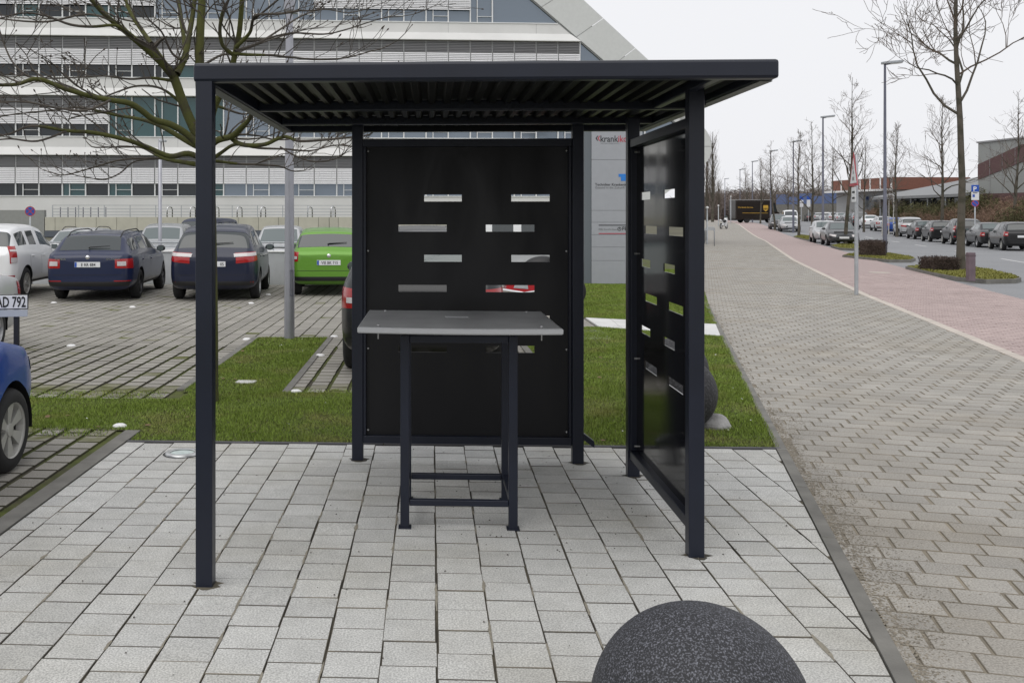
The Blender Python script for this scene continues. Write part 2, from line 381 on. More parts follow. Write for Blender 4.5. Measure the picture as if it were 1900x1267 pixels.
tag(sb.build('joint_sand', mat('tan_sand', (.24, .22, .175), .95, var=.2, vs=40)), 'tan sand spilled along the joints of the pale pavers', 'sand', kind='stuff')
# footway of grey stones
A_W = -radians(12.6)
wst = cells(-2, 22, 2.5, 62, .222, .186, .013, .0072, (0, 0), A_W, planes=lambda x, y: [kerb_plane(x, y, XL, .075, 1), kerb_plane(x, y, XK, -.005, -1)],
            mat_f=lambda x, y, r: M['walk'], seed=5, columns=False)
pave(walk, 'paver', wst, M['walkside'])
def brickmat(name, c, cm, sx, sy, ang):
    m = mat(name, c, .9); n = m.node_tree.nodes; L = m.node_tree.links
    g = n.new('ShaderNodeNewGeometry'); mp = n.new('ShaderNodeMapping'); mp.inputs['Rotation'].default_value = (0, 0, -ang); L.new(g.outputs['Position'], mp.inputs[0])
    b = n.new('ShaderNodeTexBrick'); b.inputs['Scale'].default_value = 1; b.inputs['Brick Width'].default_value = sx; b.inputs['Row Height'].default_value = sy; b.inputs['Mortar Size'].default_value = .016
    b.inputs['Color1'].default_value = (*[v * .94 for v in c], 1); b.inputs['Color2'].default_value = (*[v * 1.06 for v in c], 1); b.inputs['Mortar'].default_value = (*cm, 1)
    L.new(mp.outputs[0], b.inputs['Vector']); L.new(b.outputs['Color'], n['Principled BSDF'].inputs['Base Color']); return m
M['walkfar'] = brickmat('far_grey_paving', (.33, .312, .282), (.20, .182, .152), .222, .186, A_W)
M['redfar'] = brickmat('far_red_paving', (.405, .32, .305), (.31, .24, .23), .2, .1, A_W)
strip('footway', lambda d: XL(d) + .04, lambda d: XK(d) - .01, 59, 420, -.002, M['walkfar'])
strip('red_path', lambda d: XK(d) + .16, XR, 29.5, 420, -.002, M['redfar'])
rst = cells(2, 22, 7, 36, .204, .103, .005, .005, (0, 0), A_W, planes=lambda x, y: [kerb_plane(x, y, XK, .16, 1), kerb_plane(x, y, XR, -.01, -1)], mat_f=lambda x, y, r: M['red'], seed=8, columns=False)
rst = [s for s in rst if uv(*s['c'])[2] < 30]
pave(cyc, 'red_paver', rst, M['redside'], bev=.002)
def kerbs(parent, f, w, d0, d1, L, z, m, name, off=0.0):
    d = d0
    while d < d1:
        e = d + L; a, b = cw(f(d) + off, d), cw(f(e) + off, e); t = (b - a); ln = t.length; t.normalize(); n = Vector((t.y, -t.x, 0))
        g = rnd.uniform(.003, .006); a2 = a + t * g; z0 = gz(d) + rnd.gauss(z, .0015)
        MB().prism([tuple((a2)[:2]), tuple((a2 + n * w)[:2]), tuple((b + n * w)[:2]), tuple(b[:2])], z0 - .12, z0, .006).build(name, m, parent); d = e
kerbs(walk, XL, .072, 2.4, 74, 1.0, .006, M['kerb'], 'kerb_stone')
kerbs(cyc, XK, .15, 6, 60, 1.0, .003, M['kerblight'], 'kerb_stone')
rgn = np.random.default_rng(41); n_ = 9000           # soil and grit washed over the stones along the kerb
dd_ = np.where(rgn.random(n_) < .7, rgn.uniform(2.8, 9, n_), rgn.uniform(2.8, 20, n_)); of_ = .075 + np.abs(rgn.normal(0, .13, n_)) * (1 + .6 * np.sin(dd_ * 2.3) * np.sin(dd_ * .9 + 1))
gb = MB()
for d_, o_ in zip(dd_, of_):
    c_ = cw(XL(d_) + o_, d_); r_ = rnd.uniform(.0025, .0075) * (1.5 if o_ < .15 else 1); a_ = rnd.uniform(0, 6.28)
    gb.add([(c_.x + r_ * cos(a_ + q), c_.y + r_ * sin(a_ + q), .001) for q in (0, 2.1, 4.2)] + [(c_.x, c_.y, .001 + r_ * .35)], [(0, 1, 3), (1, 2, 3), (2, 0, 3)])
tag(gb.build('kerb_grit', mat('brown_grit', (.225, .20, .16), .95, rand=.25)), 'brown soil and grit washed over the footway stones along the kerb', 'grit', kind='stuff')
strip('pale_kerb', XK, lambda d: XK(d) + .16, 60, 420, .002, M['kerblight'])

# parking lot stones: open jointed bays, close jointed lane
def ljx(x, y): return .042 if y < 13.2 else .014
def ljy(x, y): return .022 if y < 13.2 else .005
def lmat(x, y, r):
    edge = (9.3 < y < 10.0 and x < -1.3) or (7.55 < y < 8.4 and x < -2.4) or (9.7 < y < 10.15)
    return M['mossy'] if (edge and r.random() < .85) or r.random() < .03 else M['lot']
lst = []
for k, (x0, x1, y0, y1) in enumerate([(-7, -2.505, 4.2, 8.22), (-9.5, -2.575, 9.38, 14.25), (-1.485, 1.2, 9.78, 14.25), (-13, 2.6, 14.25, 25.1)]):
    lst += cells(x0, x1, y0, y1, .215, .212, ljx, ljy, (.03, .05), 0, planes=rect_planes(x0, x1, y0, y1), mat_f=lmat, seed=11 + k)
pave(lot, 'paver', lst, M['lotside'])
def kline(x0, y0, x1, y1, w, z=.012, L=1.0):
    a, b = Vector((x0, y0, 0)), Vector((x1, y1, 0)); n = int((b - a).length / L + .5); t = (b - a).normalized(); p = Vector((-t.y, t.x, 0)); l = (b - a).length / n
    for i in range(n):
        s, e = a + t * (i * l + .004), a + t * ((i + 1) * l)
        MB().prism([tuple(s[:2]), tuple(e[:2]), tuple((e + p * w)[:2]), tuple((s + p * w)[:2])], -.12, z + rnd.gauss(0, .0015), .006).build('kerb_stone', M['kerb'], lot)
kline(-2.37, 2.6, -2.37, 8.0, .125, .004); kline(-2.475, 9.9, -2.475, 14.2, .09); kline(-1.405, 9.78, -1.405, 14.25, .075); kline(1.29, 9.78, 1.29, 14.2, .09)

# lawn
def kx(y): d = y / CA - .1; return cw(XL(d), d).x
lawn_polys = [[(-8.5, 8.2), (-2.36, 8.0), (-2.34, PY1 + .012), (kx(7.7), PY1 + .012), (kx(8.7), 8.7), (kx(9.77), 9.77), (-2.4, 9.77), (-2.4, 9.36), (-8.5, 9.36)],
              [(-2.475, 9.77), (-1.48, 9.77), (-1.49, 14.22), (-2.475, 14.22)],
              [(1.29, 9.77), (kx(9.77), 9.77), (kx(12.5), 12.5), (kx(14.6), 14.6), (2.62, 15.75), (1.29, 15.9)],
              [(2.62, 17.2), (kx(16.3), 16.3), (kx(18.5), 18.5), (kx(25), 25), (kx(33), 33), (2.62, 33)]]
lawn = MB()
for p in lawn_polys: lawn.add([(a, b, -.004) for a, b in p], [tuple(range(len(p)))])
lawn = lawn.build('lawn', M['soil']); lawn['kind'] = 'structure'
def in_poly(x, y, poly):
    c = np.zeros(len(x), bool); j = len(poly) - 1
    for i in range(len(poly)):
        xi, yi = poly[i][0], poly[i][1]; xj, yj = poly[j][0], poly[j][1]
        if yi != yj: c ^= ((yi > y) != (yj > y)) & (x < (xj - xi) * (y - yi) / (yj - yi) + xi)
        j = i
    return c
def blades(name, polys, dens, h, wd, m, parent=None, seed=0, zf=None, label=None):
    rg = np.random.default_rng(seed); V = []
    for p in polys:
        a = np.array(p); lo, hi = a.min(0), a.max(0); n = int((hi - lo).prod() * dens)
        x, y = rg.uniform(lo[0], hi[0], n), rg.uniform(lo[1], hi[1], n); k = in_poly(x, y, p)
        x, y = x[k], y[k]; d = -x * SA + y * CA; u = CU + F * (x * CA + y * SA) / np.maximum(d, .1)
        k = (u > -150) & (u < 2050) & (rg.uniform(0, 1, len(x)) < np.clip((9.5 / d) ** 1.5, .05, 1)); x, y, d = x[k], y[k], d[k]
        n = len(x); a = rg.uniform(0, 2 * pi, n); ln = rg.uniform(.2, 1.0, n) * h; hh = h * rg.uniform(.45, 1.15, n); sc_ = np.clip(d / 9.5, 1, 3)
        hh *= .75 + .5 * np.sin(x * 2.1 + np.sin(y * 1.7) * 2) ** 2
        w2 = wd * rg.uniform(.6, 1.3, n) * sc_ / 2; ca, sa = np.cos(a), np.sin(a); z = np.zeros(n) if zf is None else np.array([zf(q) for q in d])
        A = np.stack([x - sa * w2, y + ca * w2, z], 1); B = np.stack([x + sa * w2, y - ca * w2, z], 1); C = np.stack([x + ca * ln, y + sa * ln, z + hh], 1)
        V.append(np.stack([A, B, C], 1).reshape(-1, 3))
    V = np.concatenate(V); nt_ = len(V) // 3
    me = bpy.data.meshes.new(name); me.vertices.add(len(V)); me.vertices.foreach_set('co', V.ravel()); me.loops.add(len(V)); me.loops.foreach_set('vertex_index', np.arange(len(V)))
    me.polygons.add(nt_); me.polygons.foreach_set('loop_start', np.arange(0, len(V), 3)); me.update(calc_edges=True); me.materials.append(m)
    o = link(name, me, parent); o['kind'] = 'stuff'
    if label: tag(o, label, 'grass')
    return o
blades('grass', lawn_polys, 15000, .025, .0042, M['grass'], None, 1, label='short green lawn grass between the paved pad and the parking bays')
rs = random.Random(23); dz = [MB(), MB()]
for i in range(260):                                  # daisies and dead leaves
    x, y = rs.uniform(-6, 5), rs.uniform(7.7, 15)
    if not any(in_poly(np.array([x]), np.array([y]), p)[0] for p in lawn_polys): continue
    k_ = 0 if rs.random() < .45 else 1; s_ = rs.uniform(.006, .011) if k_ == 0 else rs.uniform(.012, .03); a = rs.uniform(0, 6.28); z = rs.uniform(.018, .03); t_ = rs.uniform(-.4, .4)
    dz[k_].add([(x + s_ * cos(a + q), y + s_ * .8 * sin(a + q), z + s_ * t_ * cos(q)) for q in (0, 1.2, 2.5, 3.8, 5.1)], [(0, 1, 2, 3, 4)])
tag(dz[0].build('daisies', M['white']), 'tiny white daisies dotted over the lawn', 'flowers', kind='stuff'); tag(dz[1].build('dead_leaves', mat('dead_leaf', (.16, .10, .05), .8)), 'brown dead leaves lying on the lawn', 'leaves', kind='stuff')
# moss and grass tufts in the open joints of the bays
tp = [[(-7, 7.75), (-2.6, 7.75), (-2.6, 8.35), (-7, 8.35)], [(-7, 9.3), (-2.6, 9.3), (-2.6, 9.75), (-7, 9.75)], [(-1.4, 9.7), (1.2, 9.7), (1.2, 9.95), (-1.4, 9.95)]]
blades('joint_moss', tp, 2600, .02, .007, M['grass'], None, 5, label='patchy moss and grass growing between the parking bay stones')
# pale slab path across the lawn
sp = MB().prism([(2.62, 15.78), (kx(14.65), 14.65), (kx(16.25), 16.25), (2.62, 17.17)], -.1, -.002).build('slab_path', M['kerb']); sp['kind'] = 'structure'
for i in range(5):
    def P(s, t):
        a = Vector((2.64, 15.80)).lerp(Vector((kx(14.65) - .03, 14.67)), s); b = Vector((2.64, 17.15)).lerp(Vector((kx(16.25) - .03, 16.23)), s); return tuple(a.lerp(b, t))
    for t in (0, 1): MB().prism([P(i / 5 + .003, t * .5 + .003), P((i + 1) / 5, t * .5 + .003), P((i + 1) / 5, t * .5 + .5), P(i / 5 + .003, t * .5 + .5)], -.05, .012, .004).build('slab', M['slab'], sp)

# verge islands beside the street
def island(pxs, label, h=.1):
    pts = [gp(u, v) for u, v in pxs]; c = sum(pts, Vector()) / len(pts)
    if sum(pts[i].x * pts[(i + 1) % len(pts)].y - pts[(i + 1) % len(pts)].x * pts[i].y for i in range(len(pts))) < 0: pts.reverse()
    P2 = [(p.x, p.y) for p in pts]
    o = MB().prism(P2, -.1, .085, .0).build('grass_island', M['kerb']); o['kind'] = 'structure'
    inner = [((p[0] - c.x) * .965 + c.x, (p[1] - c.y) * .965 + c.y) for p in P2]
    MB().prism(inner, .03, .092).build('turf', M['verge'], o)
    return inner
ISL = [island(s, '') for s in ([(1680, 499), (1712, 496), (1762, 495), (1835, 504), (1872, 513), (1895, 521), (1885, 524), (1830, 525), (1775, 520), (1725, 510)],
                               [(1563, 477), (1590, 471), (1640, 471), (1690, 479), (1699, 483), (1690, 486), (1650, 486), (1600, 481)],
                               [(1541, 458), (1560, 454), (1600, 454), (1640, 459), (1636, 463), (1590, 465), (1556, 463)],
                               [(1472, 441), (1484, 437), (1512, 440), (1514, 444), (1498, 447)],
                               [(1447, 428), (1458, 425), (1488, 428), (1504, 433), (1490, 436), (1463, 435)])]
blades('verge_grass', ISL, 2600, .045, .014, M['vgrass'], None, 9, zf=lambda d: .09, label='yellowish grass on the kerbed verge islands')
# centre dashes
for k, (a, b) in enumerate(((24, 28), (37.3, 41.4), (47.5, 50.8), (58, 61.5), (67, 70), (78, 82), (90, 94))):
    o = strip('lane_marking', lambda d: XC(d) - .07, lambda d: XC(d) + .07, a, b, -.026, M['roadline'], 1.5)
for d0 in (22, 30): pass
# manhole cover in the red path
c = gp(1632, 506)
mh = tag(MB().lathe([(.001, .006), (.30, .006), (.31, 0)], 24).build('manhole_cover', M['kerblight'], loc=(c.x, c.y, .003)), 'flat pale manhole cover set in the red path', 'manhole cover')
# ------------------------------------------------------------ smoking shelter
S = M['steel']
sh = empty('smoking_shelter', (0, 6, 0), 0, 'anthracite steel smoking shelter with flat roof and slotted black panels on the pale pad', 'shelter')
def shp(mb, name, m, smooth=False):
    o = mb.build(name, m, sh, smooth); o.location = (0, -6, 0); return o
ZB, ZT = 2.381, 2.470
RX0, RX1, RY0, RY1 = -1.12, 1.593, 4.62, 7.50
posts = [(-1.070, 4.665, .080), (1.359, 5.19, .080), (1.359, 6.767, .080), (-.527, 7.12, .080), (1.037, 7.10, .080)]
for (x, y, s) in posts:
    top = ZB + .03
    p = shp(MB().bbox(x - s / 2, x + s / 2, y - s / 2, y + s / 2, -.02, top, .005), 'post', S)
    b = MB().lathe([(.001, .003), (.055, .003), (.066, .001), (.066, -.02)], 14); b.v = [(q[0] * (1 + .3 * sin(q[1] * 90 + x)) + x + .01, q[1] * (1 + .2 * cos(q[0] * 70)) + y, q[2]) for q in b.v]
    b.build('mortar_collar', M['padbed'], p)
# roof frame: channel beams
def beam(x0, x1, y0, y1, z0=ZB, z1=ZT, n='roof_beam', b=.008): return shp(MB().bbox(x0, x1, y0, y1, z0, z1, b), n, S)
beam(RX0, RX1, RY0, RY0 + .075, b=.014)
beam(RX0, RX1, RY1 - .07, RY1)
beam(RX0 + .001, RX0 + .07, RY0 + .076, RY1 - .071)
beam(RX1 - .07, RX1 - .001, RY0 + .076, RY1 - .071)
for y in (5.98, 6.90): beam(RX0 + .071, RX1 - .071, y, y + .06, ZB + .005, ZB + .065, 'cross_beam')
for x in (1.320,): beam(x, x + .05, RY0 + .076, 5.979, ZB + .01, ZB + .06, 'side_rail')
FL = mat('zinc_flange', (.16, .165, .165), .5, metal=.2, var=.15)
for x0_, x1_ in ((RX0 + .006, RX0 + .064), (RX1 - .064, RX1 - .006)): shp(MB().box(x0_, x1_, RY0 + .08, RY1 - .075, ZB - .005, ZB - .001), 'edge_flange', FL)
# corrugated roof sheet, ribs running front to back
mb = MB(); xs = []
x = RX0 + .03
while x < RX1 - .03: xs += [(x, 0), (x + .03, 0), (x + .045, .03), (x + .075, .03)]; x += .09
n = len(xs)
for y in (RY0 + .03, RY1 - .03): mb.v += [(a, y, ZT - .046 + b) for a, b in xs]
mb.f += [(i, i + 1, n + i + 1, n + i) for i in range(n - 1)]
shp(mb, 'corrugated_roof', M['sheet'])
# slotted panels in frames
SL = {0: ((.305, .477), (.703, .877)), 1: ((.187, .408), (.587, .808))}
def slotted(W, t=.008, zt=2.255):                               # plate in the xz plane, x 0..W, z .16..2.25, six rows of slots
    zs = [.16]; rows = []
    for i in range(5, -1, -1):
        hi = 1.904 - .216 * i; zs += [hi - .05, hi]; rows.append((hi - .05, hi, i % 2))
    zs.append(zt); mb = MB(); prev = zs[0]
    for (a, b, k) in rows:
        mb.box(.03, W - .03, 0, t, prev, a); xx = .03
        for (s0, s1) in SL[k]: mb.box(xx, s0 * W, 0, t, a, b); xx = s1 * W
        mb.box(xx, W - .03, 0, t, a, b); prev = b
    mb.box(.03, W - .03, 0, t, prev, zs[-1]); return mb
def merge(mb, Mx, name, pm):
    me = mb.mesh(name, pm); bm = bmesh.new(); bm.from_mesh(me); bmesh.ops.remove_doubles(bm, verts=bm.verts[:], dist=1e-5)
    # drop the coincident inner walls between the blocks
    seen = {}; kill = []
    for f in bm.faces:
        k = tuple(sorted(v.index for v in f.verts))
        if k in seen: kill += [f, seen[k]]
        seen[k] = f
    bmesh.ops.delete(bm, geom=list(set(kill)), context='FACES'); bm.to_mesh(me); bm.free(); me.transform(Mx)
    o = link(name, me, sh); o.location = (0, -6, 0); return o
def frame(o0, d, W, side, rt=2.30):                            # rails and screws round a panel, o0 = left post centre, d = unit direction
    px = Vector((-d.y, d.x, 0))
    def bar(s0, s1, z0, z1, w, n):
        a = o0 + d * s0; b = o0 + d * s1; R = Matrix.Translation(a) @ Matrix.Rotation(atan2(d.y, d.x), 4, 'Z')
        m_ = MB().bbox(0, (b - a).length, -w / 2, w / 2, z0, z1, .004); m_.v = [tuple(R @ Vector(q)) for q in m_.v]; return shp(m_, n, S)
    bar(.041, W - .041, rt - .055, rt, .06, 'top_rail'); bar(.041, W - .041, .125, .180, .06, 'bottom_rail')
    bar(.041, .062, .181, rt - .056, .05, 'panel_angle'); bar(W - .062, W - .041, .181, rt - .056, .05, 'panel_angle')
    for s in (.075, W - .075):
        for z in (.215, .80, 1.5, rt - .085):
            c = o0 + d * s + px * (side * .008); Mx = Matrix.Translation((c.x, c.y, z)) @ Matrix.Rotation(atan2(d.y, d.x), 4, 'Z')
            shp(MB().lathe([(.001, -.012), (.006, -.011), (.007, -.006), (.007, .012)], 10, Mx, 'y'), 'screw', M['screw'])
Wb = 1.564
merge(slotted(Wb), Matrix.Translation((-.527, 7.125, 0)), 'back_panel', M['satin'])
frame(Vector((-.527, 7.110, 0)), Vector((1, 0, 0)), Wb, 1)
Ws = 6.767 - 5.19
Mx = Matrix.Translation((1.381, 5.19, 0)) @ Matrix.Rotation(pi / 2, 4, 'Z')
merge(slotted(Ws, zt=2.22), Mx, 'side_panel', M['panel'])
frame(Vector((1.359, 5.19, 0)), Vector((0, 1, 0)), Ws, -1, 2.262)
for (x, y, z) in ((1.41, 5.19, 2.33), (1.41, 6.767, 2.1)): shp(MB().lathe([(.001, .025), (.012, .024), (.014, 0)], 10, Matrix.Translation((x - .02, y, z)) @ Matrix.Rotation(-pi / 2, 4, 'Z'), 'y'), 'bolt', S)
b = MB().xprism([(1.077, .215), (1.15, .16), (1.15, .115), (1.077, .17)], 7.06, 7.14); shp(b, 'bracket', S)
b = MB().xprism([(1.40, .21), (1.46, .16), (1.46, .12), (1.40, .17)], 6.73, 6.80); shp(b, 'bracket', S)

# ------------------------------------------------------------ standing table
tb = empty('standing_table', (.155, 5.86, 0), 0, 'high standing table with grey square top and dark steel legs inside the shelter', 'table')
def tbp(mb, n, m, par=None): 
    mb.v = [(q[0] - .155, q[1] - 5.86, q[2]) for q in mb.v]; return mb.build(n, m, par or tb)
lx, ly = (-.148, .458), (5.585, 6.145)
for x in lx:
    for y in ly:
        tbp(MB().bbox(x - .025, x + .025, y - .025, y + .025, 0, 1.08, .004), 'leg', S)
        tbp(MB().bbox(x - .036, x + .036, y - .036, y + .036, -.004, .006, .002), 'foot_plate', S)
for y in ly: tbp(MB().bbox(lx[0] + .026, lx[1] - .026, y - .018, y + .018, .125, .160, .004), 'stretcher', S); tbp(MB().bbox(lx[0] + .026, lx[1] - .026, y - .018, y + .018, 1.04, 1.08, .004), 'top_frame', S)
for x in lx: tbp(MB().bbox(x - .018, x + .018, ly[0] + .026, ly[1] - .026, .125, .160, .004), 'stretcher', S); tbp(MB().bbox(x - .018, x + .018, ly[0] + .026, ly[1] - .026, 1.04, 1.08, .004), 'top_frame', S)
mb = MB(); nx, ny = 16, 12; x0, x1, y0, y1 = -.392, .700, 5.35, 6.375     # slightly warped board
def tz(x, y): s = (x - x0) / (x1 - x0); t = (y - y0) / (y1 - y0); return 1.144 + .005 * (s - .5) ** 2 * 4 * (1 - t) - .004 * s
for L_ in (0, -.006, -.028):
    pass
top = MB()
for j in range(ny + 1):
    for i in range(nx + 1): x = x0 + (x1 - x0) * i / nx; y = y0 + (y1 - y0) * j / ny; top.v.append((x, y, tz(x, y)))
top.f += [(j * (nx + 1) + i, j * (nx + 1) + i + 1, (j + 1) * (nx + 1) + i + 1, (j + 1) * (nx + 1) + i) for j in range(ny) for i in range(nx)]
nb = len(top.v); top.v += [(a, b_, c - .028) for a, b_, c in top.v]; top.f += [tuple(q + nb for q in f[::-1]) for f in list(top.f)]
tt = tbp(top, 'tabletop', M['tabletop'])
rim = []
rim += [(x0 + (x1 - x0) * i / nx, y0) for i in range(nx)] + [(x1, y0 + (y1 - y0) * j / ny) for j in range(ny)] + [(x1 - (x1 - x0) * i / nx, y1) for i in range(nx)] + [(x0, y1 - (y1 - y0) * j / ny) for j in range(ny)]
e = MB(); n = len(rim); cx_, cy_ = (x0 + x1) / 2, (y0 + y1) / 2
for (o_, dz) in ((0, .0015), (.006, -.003), (.006, -.025), (0, -.031)):
    for (x, y) in rim: e.v.append((x + (o_ if x > cx_ + .5 else -o_ if x < cx_ - .5 else 0), y + (o_ if y >= y1 - 1e-6 else -o_ if y <= y0 + 1e-6 else 0), tz(x, y) + dz))
e.f += [(r * n + i, (r + 1) * n + i, (r + 1) * n + (i + 1) % n, r * n + (i + 1) % n) for r in range(3) for i in range(n)]
tbp(e, 'edge_band', M['tableedge'], tt)
for (x, y) in ((-.29, 5.43), (.60, 5.43), (-.29, 6.29), (.60, 6.29)):
    b = MB().lathe([(.001, .010), (.006, .009), (.007, .004), (.004, 0), (.004, -.07), (.001, -.07)], 8); b.v = [(q[0] + x, q[1] + y, q[2] + tz(x, y)) for q in b.v]; tbp(b, 'bolt', M['screw'], tt)
b = MB().bbox(.085, .225, 5.965, 6.03, tz(.15, 6.0) - .004, tz(.15, 6.0) + .003, .002); tbp(b, 'inset_plate', M['tableedge'], tt)

# ------------------------------------------------------------ granite balls, boulder, ground light
def ball(loc, R, label, m, group=None):
    b = sphere_mb(R, 72, 48, z0=-.93)
    b.v = [(p[0], p[1], p[2] + .93 * R) for p in b.v]
    o = b.build('granite_ball', m, None, True, loc=loc); return tag(o, label, 'stone ball', group)
ball((.775, 2.90, .015), .314, 'speckled dark granite ball on the pale pavers in the foreground', M['granite'], 'granite balls')
p = cw((1258 - CU) / 222 , 8.28); ball((p.x, p.y, -.02), .315, 'dark granite ball on the lawn right behind the side panel', M['granite2'], 'granite balls')
p = cw((1254 - CU) / 193 , 9.55); ball((p.x, p.y, -.02), .31, 'second dark granite ball on the lawn, the one farther from the pad', M['granite2'], 'granite balls')
b = sphere_mb(.5, 20, 12); r = random.Random(4); b.v = [(q[0] * .42 * (1 + .12 * sin(9 * q[2] + q[0] * 7)), q[1] * .34 * (1 + .1 * cos(8 * q[0])), max(q[2] * .24 * (1 + .2 * sin(6 * q[0] + 3 * q[1])), -.05)) for q in b.v]
b.v = [(q[0] * .72, q[1] * .75, q[2] * .8) for q in b.v]; p = gp(1328, 797); tag(b.build('boulder', M['rock'], None, False, (p.x + .02, p.y + .12, 0)), 'pale grey half sunk boulder on the grass beside the granite balls', 'boulder')
p = gp(338, 842)
gl = empty('ground_light', (p.x, p.y, 0), 0, 'round in-ground spotlight with pale glass near the left edge of the pad', 'ground light')
MB().lathe([(.088, .014), (.095, .020), (.115, .018), (.125, .006), (.125, -.03)], 32).build('rim', mat('light_rim', (.55, .56, .56), .3, metal=.6), gl, True); MB().lathe([(.125, .003), (.140, .003)], 32).build('seal', M['black'], gl)
MB().lathe([(.001, .011), (.06, .0105), (.089, .0095)], 32).build('lens', mat('frosted_glass', (.60, .69, .67), .15), gl, True)
# white marker studs in the lot
stud = MB().lathe([(.001, .022), (.035, .02), (.055, .010), (.06, 0), (.06, -.01)], 16).mesh('marker_stud', M['white'], True)
STP = [((132, 642), 'white marker stud alone in the middle of the parking lane'), ((458, 630), 'white marker stud at the left kerb of the grass median by the pole'), ((620, 625), 'farthest white marker stud of the bay beside the black car'),
       ((594, 660), 'middle white marker stud of the bay beside the black car'), ((549, 727), 'white marker stud at the lawn end of the bay beside the black car'), ((246, 570), 'white marker stud behind the estate car rear wheel'),
       ((466, 563), 'white marker stud behind the right rear wheel of the night blue minivan'), ((498, 547), 'white marker stud beside the front wheel of the night blue minivan'), ((100, 562), 'white marker stud between the white car and the estate car'), ((222, 791), 'white marker stud in mossy stones left of the pad corner')]
for (u, v), lab in STP:
    p = gp(u, v); tag(link('marker_stud', stud, None, (p.x, p.y, .002)), lab, 'marker stud', 'marker studs in the parking lot')
p = gp(455, 709); tag(MB().prism([(-.10, -.06), (.02, -.09), (.1, -.07), (.12, .06), (.0, .08), (-.09, .07)], -.02, .012, .006).build('utility_cover', M['slab'], None, loc=(p.x, p.y, 0)), 'small pale utility cover plate in the grass median', 'cover')

db = MB(); rd = random.Random(8)
for i in range(240):
    x, y = rd.uniform(-2.3, 2.2), rd.uniform(2.9, 7.5)
    if rd.random() < .35: x, y = rd.uniform(-.6, 1.6), rd.uniform(5.2, 7.4)
    s_ = rd.uniform(.0025, .008); a = rd.uniform(0, 6.28); db.add([(x + s_ * cos(a), y + s_ * sin(a), .0035), (x + s_ * cos(a + 2.2), y + s_ * sin(a + 2.2), .0035), (x + s_ * .8 * cos(a + 4.1), y + s_ * .8 * sin(a + 4.1), .0035), (x, y, .0035 + s_ * .7)], [(0, 1, 3), (1, 2, 3), (2, 0, 3)])
tag(db.build('crumbs', mat('dark_crumbs', (.05, .042, .032), .9)), 'scattered dark crumbs and grit lying on the pale pavers', 'grit', kind='stuff')
# ------------------------------------------------------------ poles in the lot
def pole(name, loc, pts, m, label, cat, n=20):
    r = empty(name, loc, 0, label, cat)
    b = MB().lathe([(a, z) for a, z in pts], n); b.build('pole', m, r, True); return r
p = gp(537, 628)
lp = pole('lamp_pole', p, [(.075, -.05), (.074, .3), (.052, 4.68), (.052, 4.69), (.001, 4.69)], M['alu'], 'thick brushed metal lamp pole standing in the grass median', 'lamp pole', 28)
MB().lathe([(.001, 4.66), (.075, 4.66), (.08, 4.70), (.08, 5.6), (.07, 5.66), (.001, 5.68)], 24).build('lamp_sleeve', M['alu'], lp, True)
MB().bbox(-.025, .12, -.05, .05, 4.64, 4.68, .008).build('floodlight', M['galv'], lp)
b = MB(); 
for (x0, x1, z0, z1) in ((-.004, .004, .62, .98), (.05, .056, .62, .98), (-.004, .056, .975, .983), (-.004, .056, .617, .625)): b.box(x0, x1, -.078, -.065, z0, z1)
b.v = [(q[0] * .8 + .022, q[1] + abs(q[0]) * .35, q[2]) for q in b.v]; b.build('access_door', M['lamppost'], lp)
p = cw((297 - CU) * 27 / F, 27)
l2 = pole('slim_lamp', p, [(.05, -.05), (.048, 3.85), (.001, 3.86)], M['alu'], 'slim pale lamp post between the estate car and the minivan', 'lamp post', 14)
MB().bbox(-.03, .17, -.05, .05, 3.76, 3.82, .01).build('lamp_head', M['galv'], l2)
# no stopping sign
def disc(r, y, n=28): return MB().lathe([(.001, y), (r, y), (r, y + .004)], n, None, 'y')
def nostop(par, z, y=-.03, two=True, R=.2):
    b = disc(R, y); b.v = [(q[0], q[1], q[2] + z) for q in b.v]; o = b.build('round_sign', M['signred'], par)
    b = disc(R * .82, y - .003); b.v = [(q[0], q[1], q[2] + z) for q in b.v]; b.build('blue_field', M['blue'], o)
    for k, a in enumerate((pi / 4, -pi / 4) if two else (pi / 4,)):
        R2 = Matrix.Translation((0, y - .006 - .003 * k, z)) @ Matrix.Rotation(a, 4, 'Y'); MB().box(-R * .83, R * .83, -.001, .001, -R * .09, R * .09, R2).build('red_bar', M['signred'], o)
p = cw((56 - CU) * 40 / F, 40)
ns = pole('no_stopping_sign', p, [(.03, -.05), (.03, 2.2), (.001, 2.21)], M['galv'], 'round no stopping sign on a post in front of the grey base wall', 'sign', 10); ns.rotation_euler.z = .3
nostop(ns, 1.94)
# reserved bay number plate on a post
p = cw((30 - CU) * 7.5 / F, 7.5); rp = empty('bay_plate_post', p, .2, 'number plate reading AD 792 on a short post at the left edge of the view', 'bay sign')
MB().bbox(-.02, .02, 0, .03, -.05, 1.16, .003).build('post', M['black'], rp)
pl = MB().bbox(-.43, .09, -.014, 0, 1.046, 1.158, .004).build('number_plate', M['black'], rp); MB().bbox(-.424, .084, -.0165, -.012, 1.052, 1.152, .002).build('plate_face', M['plate'], pl)
text('D  AD 792', .112, M['ink'], pl, Matrix.Translation((.074, -.0185, 1.064)) @ MX90, align='RIGHT', bold=.02, sx=.60)
MB().bbox(-.43, .085, -.012, -.002, .99, 1.043, .002).build('clear_strip', mat('acrylic_strip', (.45, .48, .52), .2), rp)

